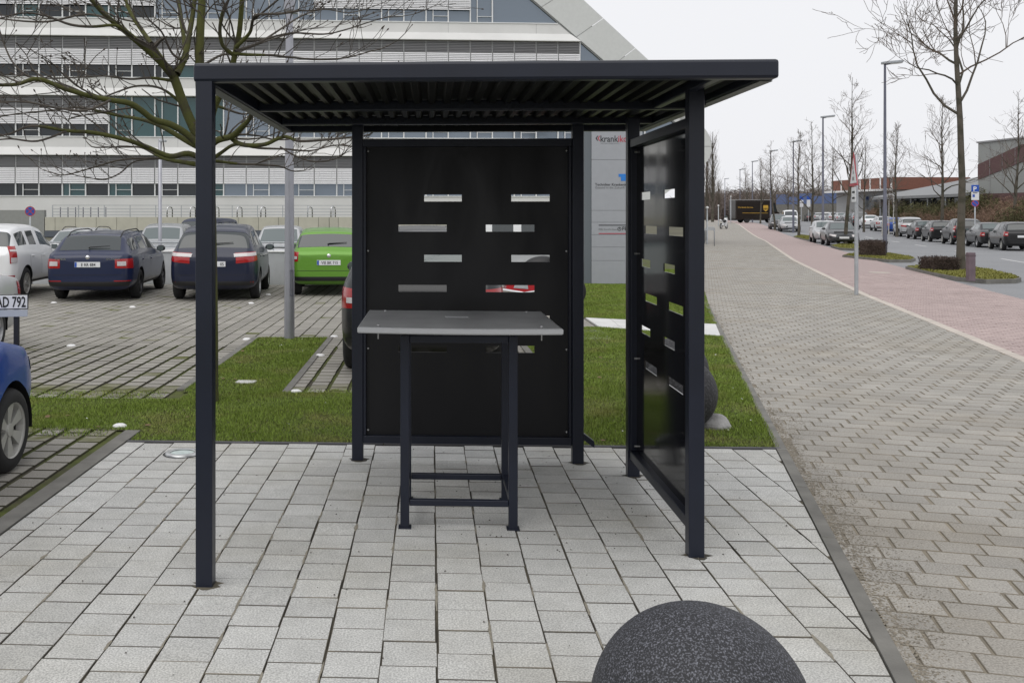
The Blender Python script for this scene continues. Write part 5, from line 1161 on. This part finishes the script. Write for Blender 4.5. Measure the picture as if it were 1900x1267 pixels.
# mossy tree beside the shelter, limbs laid out one by one
DT = 9.36
def tp_(u, v, off=0.0): return at(u, v, DT + off)
tb_ = gp(389, 745); mt = empty('mossy_tree', tb_, 0, 'mossy bare tree with spreading limbs behind the front left shelter post', 'tree')
trunk, crown, buds = MB(), MB(), MB()
PXM = DT / F
LIMBS = [  # (u, v, radius px), depth drift
 ([(392, 752, 17), (391.5, 735, 14), (391, 600, 13.5), (389, 450, 13), (386, 330, 12.5), (379, 268, 12.5)], (0, 0)),
 ([(380, 275, 12), (362, 243, 11), (343, 200, 10.5), (325, 150, 10), (318, 135, 9.5)], (0, -.1)),
 ([(320, 140, 9), (290, 108, 7), (240, 65, 6), (195, 28, 5), (160, -10, 4), (120, -50, 3)], (-.1, -.8)),
 ([(312, 128, 7), (290, 95, 5.5), (262, 55, 5), (240, 20, 4.2), (225, -30, 3)], (-.1, .5)),
 ([(328, 138, 8), (343, 105, 7), (352, 60, 6), (360, 10, 5), (366, -60, 3.5)], (-.1, .3)),
 ([(346, 108, 6), (340, 62, 5), (332, 10, 4.2), (326, -50, 3)], (.1, .8)),
 ([(382, 270, 11), (376, 210, 10.5), (371, 150, 10.5), (371, 70, 9.5), (375, 0, 8.5), (378, -90, 6)], (0, .2)),
 ([(384, 262, 8), (396, 205, 7.5), (412, 170, 7), (428, 148, 6.5), (434, 110, 6), (444, 60, 5.5), (449, 0, 5), (452, -60, 4)], (0, -.5)),
 ([(432, 102, 4.5), (413, 84, 4), (408, 55, 3.6), (414, 20, 3), (430, -10, 2)], (-.3, -.6)),
 ([(438, 88, 4.5), (463, 62, 3.6), (469, 38, 3), (478, 28, 2.6), (520, 26, 2.4), (558, 20, 2)], (-.4, -.9)),
 ([(382, 285, 9), (350, 252, 7.5), (318, 232, 7), (285, 222, 6.5), (262, 205, 6.3), (240, 192, 6), (205, 186, 5.2), (165, 178, 5), (120, 165, 4.6), (70, 147, 4.4), (30, 157, 3.6), (-20, 158, 3)], (0, -1.0)),
 ([(378, 278, 7), (350, 264, 6), (300, 235, 5), (262, 222, 4), (215, 214, 3.4), (150, 200, 2.6), (100, 205, 2.2), (30, 212, 1.7), (-10, 219, 1.4)], (0, .7)),
 ([(382, 300, 7), (350, 285, 6), (315, 290, 5.5), (270, 272, 5), (228, 258, 4.5), (170, 246, 4), (125, 243, 3.4), (60, 234, 2.8), (20, 248, 2.2), (-15, 255, 1.8)], (0, -.9)),
 ([(382, 308, 6), (345, 302, 5), (310, 296, 4), (285, 285, 3), (262, 274, 2.4), (230, 273, 2), (178, 274, 1.6)], (0, .6)),
 ([(330, 300, 3), (290, 294, 2.6), (225, 297, 2.2), (170, 312, 1.8), (120, 325, 1.6), (95, 320, 1.4)], (.3, .6)),
 ([(290, 295, 2.2), (250, 300, 1.9), (222, 322, 1.7), (195, 333, 1.5), (170, 331, 1.3)], (.4, .2)),
 ([(384, 292, 9), (393, 270, 7.5), (405, 260, 7), (430, 253, 6.5), (448, 237, 5.6), (462, 222, 4.6), (469, 200, 3.6), (476, 170, 2.5)], (0, -.7)),
 ([(428, 255, 5), (440, 265, 5), (460, 270, 4.6), (492, 268, 4.2), (515, 258, 3.8), (532, 254, 3.3), (555, 262, 2.9), (600, 260, 2.5), (640, 256, 2.1), (672, 253, 1.6)], (-.2, -.9)),
 ([(388, 300, 5), (410, 284, 4), (438, 268, 3.6), (480, 275, 2.8), (530, 277, 2.2), (575, 280, 1.8), (620, 270, 1.4), (655, 273, 1.1)], (0, -.3)),
 ([(386, 300, 4.6), (398, 299, 3.6), (440, 304, 3), (480, 306, 2.6), (515, 308, 2), (540, 317, 1.4)], (0, .5)),
 ([(520, 273, 2), (545, 288, 1.9), (575, 299, 1.7), (600, 300, 1.5), (625, 294, 1.1), (637, 287, .9)], (-.3, -.5)),
 ([(396, 205, 4), (400, 197, 3.6), (420, 203, 2.8), (450, 212, 2.2), (470, 208, 1.6)], (-.2, .4)),
 ([(430, 100, 4), (460, 102, 3.4), (500, 103, 2.9), (540, 107, 2.5), (590, 111, 2.1), (640, 108, 1.7), (690, 95, 1.2)], (-.3, -.6)),
 ([(440, 75, 3), (480, 75, 2.6), (540, 62, 2.2), (600, 64, 2), (640, 56, 1.7), (690, 40, 1.3), (722, 32, 1.0)], (-.3, .3)),
 ([(436, 95, 2.6), (480, 80, 2.4), (520, 55, 2), (560, 30, 1.8), (600, 18, 1.5), (650, 24, 1.2), (700, 10, 1)], (-.4, .6)),
 ([(470, 38, 2.2), (510, 5, 2), (540, -20, 1.6)], (-.6, -1.0)),
 ([(345, 115, 3.5), (320, 100, 2.5), (300, 60, 2), (275, 35, 1.6), (262, 5, 1.2)], (-.1, -.6)),
 ([(380, 120, 3), (410, 103, 2.5), (440, 98, 2), (500, 75, 1.6), (560, 57, 1.3)], (0, .5)),
 ([(240, 65, 3.6), (215, 48, 3.2), (170, 50, 3), (130, 46, 2.6), (85, 30, 2.2), (40, 25, 1.8), (-15, 40, 1.4)], (-.4, -.9)),
 ([(232, 55, 3), (190, 32, 2.6), (150, 28, 2.4), (95, 40, 2.2), (45, 40, 1.9), (-15, 33, 1.5)], (-.4, .2)),
 ([(165, 178, 3), (120, 158, 2.2), (60, 145, 1.9), (25, 118, 1.8), (5, 75, 1.6), (-5, 40, 1.3)], (-.6, -.4)),
 ([(318, 150, 3.5), (280, 145, 3), (240, 147, 2.5), (200, 142, 2), (160, 143, 1.7), (90, 146, 1.4), (40, 140, 1.1)], (-.1, -.5)),
 ([(340, 195, 3.5), (300, 165, 2.8), (255, 160, 2.4), (215, 172, 2), (195, 180, 1.6)], (0, -.3)),
 ([(205, 186, 2.6), (160, 205, 2.2), (100, 200, 2), (50, 190, 1.7), (-10, 190, 1.3)], (-.8, -1.2)),
 ([(125, 243, 2.4), (70, 262, 2), (20, 258, 1.6), (-20, 262, 1.2)], (-.6, -1.0)),
]
rg = random.Random(5)
def smooth(pts, m=5):
    out = []; n = len(pts)
    for i in range(n - 1):
        p0, p1, p2, p3 = pts[max(i - 1, 0)], pts[i], pts[i + 1], pts[min(i + 2, n - 1)]
        for k in range(m):
            t = k / m; out.append(tuple(.5 * ((2 * b) + (-a + c) * t + (2 * a - 5 * b + 4 * c - d) * t * t + (-a + 3 * b - 3 * c + d) * t ** 3) for a, b, c, d in zip(p0, p1, p2, p3)))
    out.append(tuple(pts[-1])); return out
def twig(p, d, L, r, lev):
    n = 5; pts = [p]; rad = [r]; q = p; dd = d.normalized()
    for i in range(n):
        dd = (dd + Vector((rg.gauss(0, .16), rg.gauss(0, .16), rg.gauss(0, .12) + .05))).normalized(); q = q + dd * (L / n); pts.append(q); rad.append(max(r * (1 - .5 * (i + 1) / n), .0024))
    crown.tube(pts, rad, 4, False)
    b = sphere_mb(.5, 6, 5); Mx = Matrix.Translation(q + dd * .008) @ dd.to_track_quat('Z', 'Y').to_matrix().to_4x4(); s_ = rg.uniform(.7, 1.2); b.v = [tuple(Mx @ Vector((v[0] * .013 * s_, v[1] * .013 * s_, v[2] * .032 * s_))) for v in b.v]; buds.add(b.v, b.f)
    if lev < 2:
        for k in range(rg.randint(1, 3)):
            i = rg.randint(1, n - 1); a = Vector((rg.gauss(0, 1), rg.gauss(0, 1), rg.gauss(0, 1))).cross(dd)
            if a.length > .05:
                nd = rot_about(dd, a.normalized(), rg.uniform(.45, 1.0))
                if nd.z < -.15: nd.z *= -.3
                twig(pts[i], nd, L * rg.uniform(.4, .75), r * .62, lev + 1)
for (lm, (o0, o1)) in LIMBS:
    pts = smooth(lm, 5); n = len(pts); P3 = []; RR = []
    for i, (u, v, r) in enumerate(pts): P3.append(tp_(u, v, o0 + (o1 - o0) * i / (n - 1)) - tb_); RR.append(max(r * PXM * (1 if lm[0][2] > 16 else .87), .003))
    thick = [i for i in range(n) if pts[i][2] > 3.0]
    for k in range(2):
        pass
    cut = len(thick)
    if cut > 1: trunk.tube(P3[:cut + 1], RR[:cut + 1], 10, False)
    if cut < n - 1: crown.tube(P3[max(cut - 1, 0):], RR[max(cut - 1, 0):], 6, False)
    if lm[0][2] < 13:
        q = int(2 + n * .16)
        for k in range(q):
            i = rg.randint(int(n * .3), n - 2); dd = (P3[i + 1] - P3[i]).normalized(); a = Vector((rg.gauss(0, 1), rg.gauss(0, 1), rg.gauss(0, 1))).cross(dd)
            if a.length < .05: continue
            nd = rot_about(dd, a.normalized(), rg.uniform(.5, 1.1))
            if nd.z < 0: nd.z *= -.4
            twig(P3[i], nd, rg.uniform(.25, .75), min(max(RR[i] * .42, .004), .010), 0 if rg.random() < .6 else 1)
        twig(P3[-1], P3[-1] - P3[-2], rg.uniform(.2, .5), RR[-1], 1)
tk_ = trunk.build('trunk', M['bark'], mt, True); cr = crown.build('crown', M['twig'], mt); buds.build('buds', M['bud'], cr)

# ------------------------------------------------------------ street furniture
def lamp(u, d, lab, hgt=8.5, u_base=None):
    p = cw((u - CU) * d / F, d, gz(d)); r = empty('street_lamp', p, 0, lab, 'street lamp', 'street lamps')
    h = cw(1, .35); r.rotation_euler.z = atan2(h.y, h.x)
    MB().lathe([(.095, -.1), (.095, 2.2), (.075, 2.25), (.05, hgt - .1), (.05, hgt), (.001, hgt)], 12).build('pole', M['lamppost'], r, True)
    MB().tube([(0, 0, hgt - .04), (.25, 0, hgt + .01)], .035, 8).build('arm', M['lamppost'], r)
    b = MB().bbox(-.1, .95, -.16, .16, hgt - .02, hgt + .10, .03); b.v = [(q[0], q[1] * (1 - .25 * abs(q[0] - .3)), q[2] + q[0] * .12) for q in b.v]; b.build('lamp_head', M['galv'], r)
    b = MB().bbox(.2, .9, -.12, .12, hgt - .05, hgt - .018, .01); b.v = [(q[0], q[1], q[2] + q[0] * .12) for q in b.v]; b.build('diffuser', M['lampglass'], r)
for (u, d, lab) in ((1642, 44, 'nearest and tallest street lamp, beside the clipped hedge block'), (1527, 68, 'second street lamp, behind the silver car'), (1472, 93, 'third street lamp, left of the wide bare tree'), (1430, 112, 'fourth street lamp, at the front of the delivery truck'),
                    (1396, 139, 'fifth street lamp, above the middle of the delivery truck'), (1373, 163, 'sixth street lamp, above the rear of the delivery truck'), (1345, 204, 'farthest street lamp, left of the delivery truck')): lamp(u, d, lab)
# warning triangle seen edge on
p = gp(1589, 547); ws_ = empty('warning_sign', p, 0, 'warning triangle seen nearly edge on, on a galvanised post by the pale kerb', 'sign'); h = cw(sin(.62), cos(.62)); ws_.rotation_euler.z = radians(-101)
b = MB().lathe([(.042, -.05), (.04, 2.2), (.038, 3.1), (.001, 3.12)], 14); b.build('post', M['galv'], ws_, True)
Z0 = 2.42; tri = [(-.42, Z0), (.42, Z0), (0, Z0 + .74)]
o = MB().xprism([tri[0], tri[1], tri[2]], -.060, -.050).build('triangle_sign', M['signred'], ws_)
c_ = (0, Z0 + .25); MB().xprism([((x - c_[0]) * .76, c_[1] + (z - c_[1]) * .76) for x, z in tri], -.064, -.0605).build('white_field', M['plate'], o)
for k, (x, z) in enumerate(((-.05, Z0 + .16), (.05, Z0 + .16), (0, Z0 + .30), (-.03, Z0 + .40))): MB().box(x - .022, x + .022, -.067, -.0645, z - .04, z + .04).build('symbol', M['ink'], o)
o = MB().bbox(-.21, .21, -.060, -.050, Z0 - .36, Z0 - .03, .004).build('extra_plate', M['plate'], ws_)
for z in (Z0 - .14, Z0 - .27): MB().box(-.12, .12, -.064, -.061, z - .022, z + .022).build('black_bar', M['ink'], o)
# parking signs across the street
p = cw((1809 - CU) * 58 / F, 58); ps = pole('parking_sign', p, [(.038, -.05), (.038, 3.6), (.001, 3.62)], M['galv'], 'blue parking sign with plates and a round no stopping sign across the street', 'sign', 10); ps.rotation_euler.z = -.25
kk = 58 / F; pzz = lambda v: EYE - (v - CV) * kk
o = MB().bbox(-.20, .20, -.055, -.045, pzz(356), pzz(343.5), .004).build('blue_sign', M['blue'], ps); text('P', .36, M['white'], o, Matrix.Translation((-.11, -.058, pzz(354.5))) @ MX90, bold=.02)
o = MB().bbox(-.20, .20, -.055, -.045, pzz(371.5), pzz(356.5), .004).build('white_plate', M['plate'], ps); MB().box(-.14, -.02, -.06, -.056, pzz(366), pzz(361)).build('symbol', M['blue'], o); MB().box(-.12, .12, -.06, -.056, pzz(359), pzz(357.7)).build('symbol', M['ink'], o)
nostop(ps, pzz(377.6), -.05, False, .2)
for (u, d, lab) in ((1500, 140, 'small far parking sign behind the opposite car row'), (1487, 142, 'small far parking sign left of its twin')):
    p = cw((u - CU) * d / F, d, gz(d)); s_ = pole('parking_sign', p, [(.04, -.05), (.04, 3.2), (.001, 3.2)], M['galv'], lab, 'sign', 8); MB().box(-.25, .25, -.06, -.05, 2.2, 3.2).build('white_plate', M['plate'], s_); MB().box(-.25, .25, -.06, -.05, 3.21, 3.7).build('blue_sign', M['blue'], s_)
# square pillar and clipped hedges
p = gp(1801, 518, .09); pl_ = tag(MB().bbox(-.085, .085, -.085, .085, -.05, .70, .012).build('marker_pillar', mat('mauve_pillar', (.15, .11, .125), .8, var=.15), None, loc=p), 'short square mauve pillar on the nearest grass island', 'pillar'); MB().bbox(-.09, .09, -.09, .09, .60, .64, .006).build('band', mat('pillar_band', (.11, .08, .09), .8), pl_)
def hedge(u0, u1, v0, v1, lab, taper=.06, dep=.9):
    p0, p1 = gp(u0, v1, .09), gp(u1, v1, .09); w_ = (p1 - p0).length; kq = (v1 - CV) / (EYE - .09); h_ = (v1 - v0) / kq; rgh = random.Random(int(u0)); core, lv = MB(), MB()
    core.bbox(-w_ * .46, w_ * .46, .06, dep - .06, 0, h_ * .93, .05)
    for i in range(2600):
        f = rgh.random(); x, y, z = rgh.uniform(-.5, .5) * w_, rgh.uniform(0, 1) * dep, rgh.random() * h_
        fc = rgh.randint(0, 3)
        if fc == 0: y = rgh.gauss(.03, .03)
        elif fc == 1: z = h_ + rgh.gauss(-.02, .025)
        elif fc == 2: x = rgh.choice((-.5, .5)) * w_ + rgh.gauss(0, .03)
        else: y = dep + rgh.gauss(-.03, .03)
        x *= 1 - taper * (1 - z / h_); a = Vector((rgh.gauss(0, 1), rgh.gauss(0, 1), rgh.gauss(0, 1))).normalized() * rgh.uniform(.04, .10); c2 = Vector((rgh.gauss(0, 1), rgh.gauss(0, 1), rgh.gauss(0, 1))).cross(a).normalized() * .012; q = Vector((x, y, z))
        lv.add([q - c2, q + c2, q + a], [(0, 1, 2)])
    r = empty('clipped_hedge', (p0 + p1) / 2, atan2(p1.y - p0.y, p1.x - p0.x), lab, 'hedge', 'clipped hedge blocks'); core.build('core', M['hedge'], r); lv.build('twigs', M['hedge'], r)
hedge(1733, 1782, 479, 502, 'low clipped brown hedge block beside the largest tree trunk'); hedge(1610, 1647, 447, 475, 'clipped brown hedge block beside the nearest street lamp'); hedge(1463, 1478, 420, 429, 'small brown hedge block in front of the far silver car')
# bollards and racks at the left of the far footway
for (u, d, hg, lab) in ((1312, 62, 2.2, 'pale post with a round top left of the far footway'), (1356, 128, 3.4, 'thin pale post at the rear of the delivery truck'), (1333, 112, 2.3, 'thin pale post behind the white motorcycle')):
    p = cw((u - CU) * d / F, d, gz(d)); s_ = pole('marker_post', p, [(.05, -.05), (.045, hg), (.001, hg)], M['galv'], lab, 'post', 8); MB().lathe([(.001, hg + .16), (.09, hg + .12), (.11, hg + .05), (.05, hg)], 10).build('cap', M['white'], s_, True)
rack = MB().tube([(0, 0, 0), (0, 0, .85), (.05, 0, .95), (.55, 0, .95), (.6, 0, .85), (.6, 0, 0)], .03, 8).mesh('bike_rack', M['galv'], True)
for i, (u, d) in enumerate(((1306, 58), (1308, 64), (1310, 71))): p = cw((u - CU) * d / F, d, gz(d)); tag(link('bike_rack', rack, None, p), ['nearest steel bike rack hoop beside the far footway', 'middle steel bike rack hoop beside the far footway', 'farthest steel bike rack hoop beside the far footway'][i], 'bike rack', 'bike racks beside the footway')

# ------------------------------------------------------------ halls, bank and shrubs across the street
def rbox(name, u0, u1, d0, d1, v_top, m, lab, thick=12, vb=None):       # wall from one sight line to another
    a, b = cw((u0 - CU) * d0 / F, d0, gz(d0)), cw((u1 - CU) * d1 / F, d1, gz(d1)); t = b - a; L = t.length; h = EYE + (CV - v_top) * d0 / F - gz(d0)
    r = empty(name, a, atan2(t.y, t.x), lab, 'building'); return r, L, h
hw = mat('hall_grey', (.30, .31, .30), .7, var=.04); mar = mat('hall_maroon', (.115, .06, .06), .7)
r, L, h = rbox('grey_hall', 1815, 1990, 98, 86, 266, hw, 'grey metal hall with a slanting maroon stripe at the right edge')
MB().box(0, L, 0, 14, 0, h).build('wall', hw, r); MB().xprism([(0, h - 2.1), (L * .5, h - .55), (L, h + 0), (L, h - 1.8), (L * .5, h - 2.2), (0, h - 3.6)], -.05, -.004).build('maroon_stripe', mar, r); MB().box(-.1, L + .1, -.12, 14.1, h, h + .15).build('roof_edge', M['blindd'], r)
MB().box(0, L, -.08, -.01, 0, h * .42).build('maroon_base', mar, r)
for i in range(1, 7): MB().box(L * i / 7 - .02, L * i / 7 + .02, -.06, -.051, h * .42, h - .1).build('panel_joint', M['blindd'], r)
r, L, h = rbox('glazed_hall', 1655, 1816, 118, 100, 352, hw, 'low dark glazed hall with a pale sloping roof behind the car row')
MB().box(0, L, 0, 12, 0, h - .8).build('dark_front', M['glassd'], r)
b = MB(); b.v += [(-1, -2.0, h - .9), (L + 1, -2.0, h - .9), (L + 1, 14, h + 3.6), (-1, 14, h + 1.2), (-1, -2.0, h - 1.2), (L + 1, -2.0, h - 1.2), (L + 1, 14, h + 3.3), (-1, 14, h + .9)]; b.f += [(0, 1, 2, 3), (7, 6, 5, 4), (0, 4, 5, 1), (1, 5, 6, 2), (2, 6, 7, 3), (3, 7, 4, 0)]; b.build('roof', mat('pale_roof', (.22, .225, .23), .6), r)
for i in range(6): MB().box(L * i / 5 - .12, L * i / 5 + .12, -1.4, -1.1, 0, h - 1.0).build('column', M['galv'], r)
r, L, h = rbox('brick_hall', 1552, 1662, 142, 128, 336, hw, 'low hall with a brick red fascia and pale wall behind the warning sign')
brk = mat('brick_fascia', (.20, .085, .06), .8, var=.12)
MB().box(0, L, 0, 10, 0, h - 1.4).build('wall', mat('hall_white', (.36, .36, .36), .7), r); MB().box(-.3, L + .3, -.6, 10, h - 1.6, h).build('fascia', brk, r); MB().box(-.4, L + .4, -1.6, -.61, h - 1.75, h - 1.5).build('canopy', M['white'], r); MB().box(L * .5, L, -.05, -.01, .2, h - 2.2).build('dark_glazing', M['glassd'], r)
for i in range(7): MB().box(L * i / 6 - .12, L * i / 6 + .12, -.66, -.605, h - 1.5, h - .05).build('fascia_pilaster', M['white'], r)
r, L, h = rbox('blue_hoarding', 1440, 1552, 175, 160, 361, hw, 'blue banner wall far behind the trees left of the brick fascia'); r['category'] = 'hoarding'
MB().box(0, L, 0, .3, 0, h * .62).build('wall', M['kerb'], r)
for i in range(5): MB().box(L * i / 5 + .05, L * (i + 1) / 5 - .05, -.02, .25, h * .62 + .02, h - (.5 if i % 2 else 0)).build('banner', mat('banner_blue', (.10, .14, .27), .7) if i == 0 else bpy.data.materials['banner_blue'], r)
def bankf(d): return XC(d) + 8.0
def bk(n_, f0, f1, z0, z1): pass
mb = MB(); ds = np.linspace(40, 180, 57)
for d in ds:
    g = gz(d); 
    for dx, z in ((7.8, -.04), (9.2, .35), (11.5, 1.1), (15, 1.4), (30, 1.3)): mb.v.append(tuple(cw(XC(d) + dx, d, g + z * (1 + .15 * sin(d * .9 + dx)))))
mb.f += [(i * 5 + j, i * 5 + j + 1, (i + 1) * 5 + j + 1, (i + 1) * 5 + j) for i in range(len(ds) - 1) for j in range(4)]
bank = mb.build('earth_bank', mat('bank_earth', (.085, .058, .042), .95, var=.3, vs=1.5, world=True)); bank['kind'] = 'structure'
def shrub_mesh(seed, m, H=2.0, W=1.6, n=150, leaf=0):
    rgs = random.Random(seed); b = MB()
    for i in range(n):
        a = rgs.uniform(0, 2 * pi); sp = rgs.uniform(0, .8); p = Vector((rgs.gauss(0, .25), rgs.gauss(0, .25), 0)); d = Vector((cos(a) * sp, sin(a) * sp, 1)).normalized(); L = H * rgs.uniform(.5, 1.0); pts = [p]; 
        for k in range(4): d = (d + Vector((rgs.gauss(0, .22), rgs.gauss(0, .22), rgs.gauss(0, .1)))).normalized(); pts.append(pts[-1] + d * L / 4)
        b.tube(pts, [.014, .012, .010, .008, .005], 3, False)
        for k in range(7):
            q = pts[rgs.randint(1, 4)]; e = Vector((rgs.gauss(0, 1), rgs.gauss(0, 1), rgs.gauss(.3, .8))).normalized() * rgs.uniform(.15, .5); s_ = e.cross(Vector((rgs.gauss(0, 1), rgs.gauss(0, 1), rgs.gauss(0, 1)))).normalized() * (.03 if leaf else .014); b.add([q - s_, q + s_, q + e], [(0, 1, 2)])
    return b.mesh('twigs', m)
rg = random.Random(31)
SM = [shrub_mesh(1, M['shrub']), shrub_mesh(2, M['shrub'], 1.5, 1.6, 170), shrub_mesh(3, M['shrub2'], 2.4, 1.8, 190, 1)]
rg = random.Random(9); places = []
mbs = {}
for i in range(230):
    d = rg.uniform(50, 150); dx = rg.choice((8.6, 9.6, 11, 12.5, 14)) + rg.uniform(-.6, .6); places.append((d, dx))
places.sort()
z_of = lambda dx: float(np.interp(dx, [7.8, 9.2, 11.5, 15], [0, .35, 1.1, 1.4]))
allv = {}
for i, (d, dx) in enumerate(places):
    k = 2 if rg.random() < .30 else rg.randint(0, 1); src = SM[k]; sc_ = rg.uniform(.8, 1.35); a = rg.uniform(0, 6.28); n = len(src.vertices)
    co = np.empty(n * 3); src.vertices.foreach_get('co', co); co = co.reshape(-1, 3) * sc_; x = co[:, 0] * cos(a) - co[:, 1] * sin(a); y = co[:, 0] * sin(a) + co[:, 1] * cos(a); c_ = cw(XC(d) + dx, d, gz(d) + z_of(dx) - .1)
    allv.setdefault(k, []).append(np.stack([x + c_.x, y + c_.y, co[:, 2] + c_.z], 1))
thick = []
for i in range(170):
    d = rg.uniform(215, 330); u = rg.uniform(1306, 1590); src = SM[0]; n = len(src.vertices); co = np.empty(n * 3); src.vertices.foreach_get('co', co); co = co.reshape(-1, 3) * rg.uniform(2.4, 4.4) * np.array([1.5, 1.5, 1]); a = rg.uniform(0, 6.28); c_ = cw((u - CU) * d / F, d, gz(d) - .2)
    thick.append(np.stack([co[:, 0] * cos(a) - co[:, 1] * sin(a) + c_.x, co[:, 0] * sin(a) + co[:, 1] * cos(a) + c_.y, co[:, 2] + c_.z], 1))
f0 = [tuple(p.vertices) for p in SM[0].polygons]; n = len(SM[0].vertices); me = bpy.data.meshes.new('far_thicket'); me.from_pydata(np.concatenate(thick), [], [tuple(i + n * j for i in f) for j in range(len(thick)) for f in f0]); me.materials.append(mat('far_brown_twigs', (.17, .14, .125), .95))
tag(link('far_thicket', me), 'grey brown thicket closing the far end of the street', 'thicket', kind='stuff')
polys = [[tuple(p.vertices) for p in s_.polygons] for s_ in SM]
for k, arrs in allv.items():
    n = len(SM[k].vertices); me = bpy.data.meshes.new('undergrowth'); fs = [tuple(i + n * j for i in f) for j in range(len(arrs)) for f in polys[k]]
    me.from_pydata(np.concatenate(arrs), [], fs); me.materials.append(SM[k].materials[0]); o = link('undergrowth', me); tag(o, ['tangled tall brown undergrowth covering the bank across the street', 'lower brown undergrowth at the foot of the bank across the street', 'dull green evergreen shrubs scattered over the bank'][k], 'undergrowth', kind='stuff')
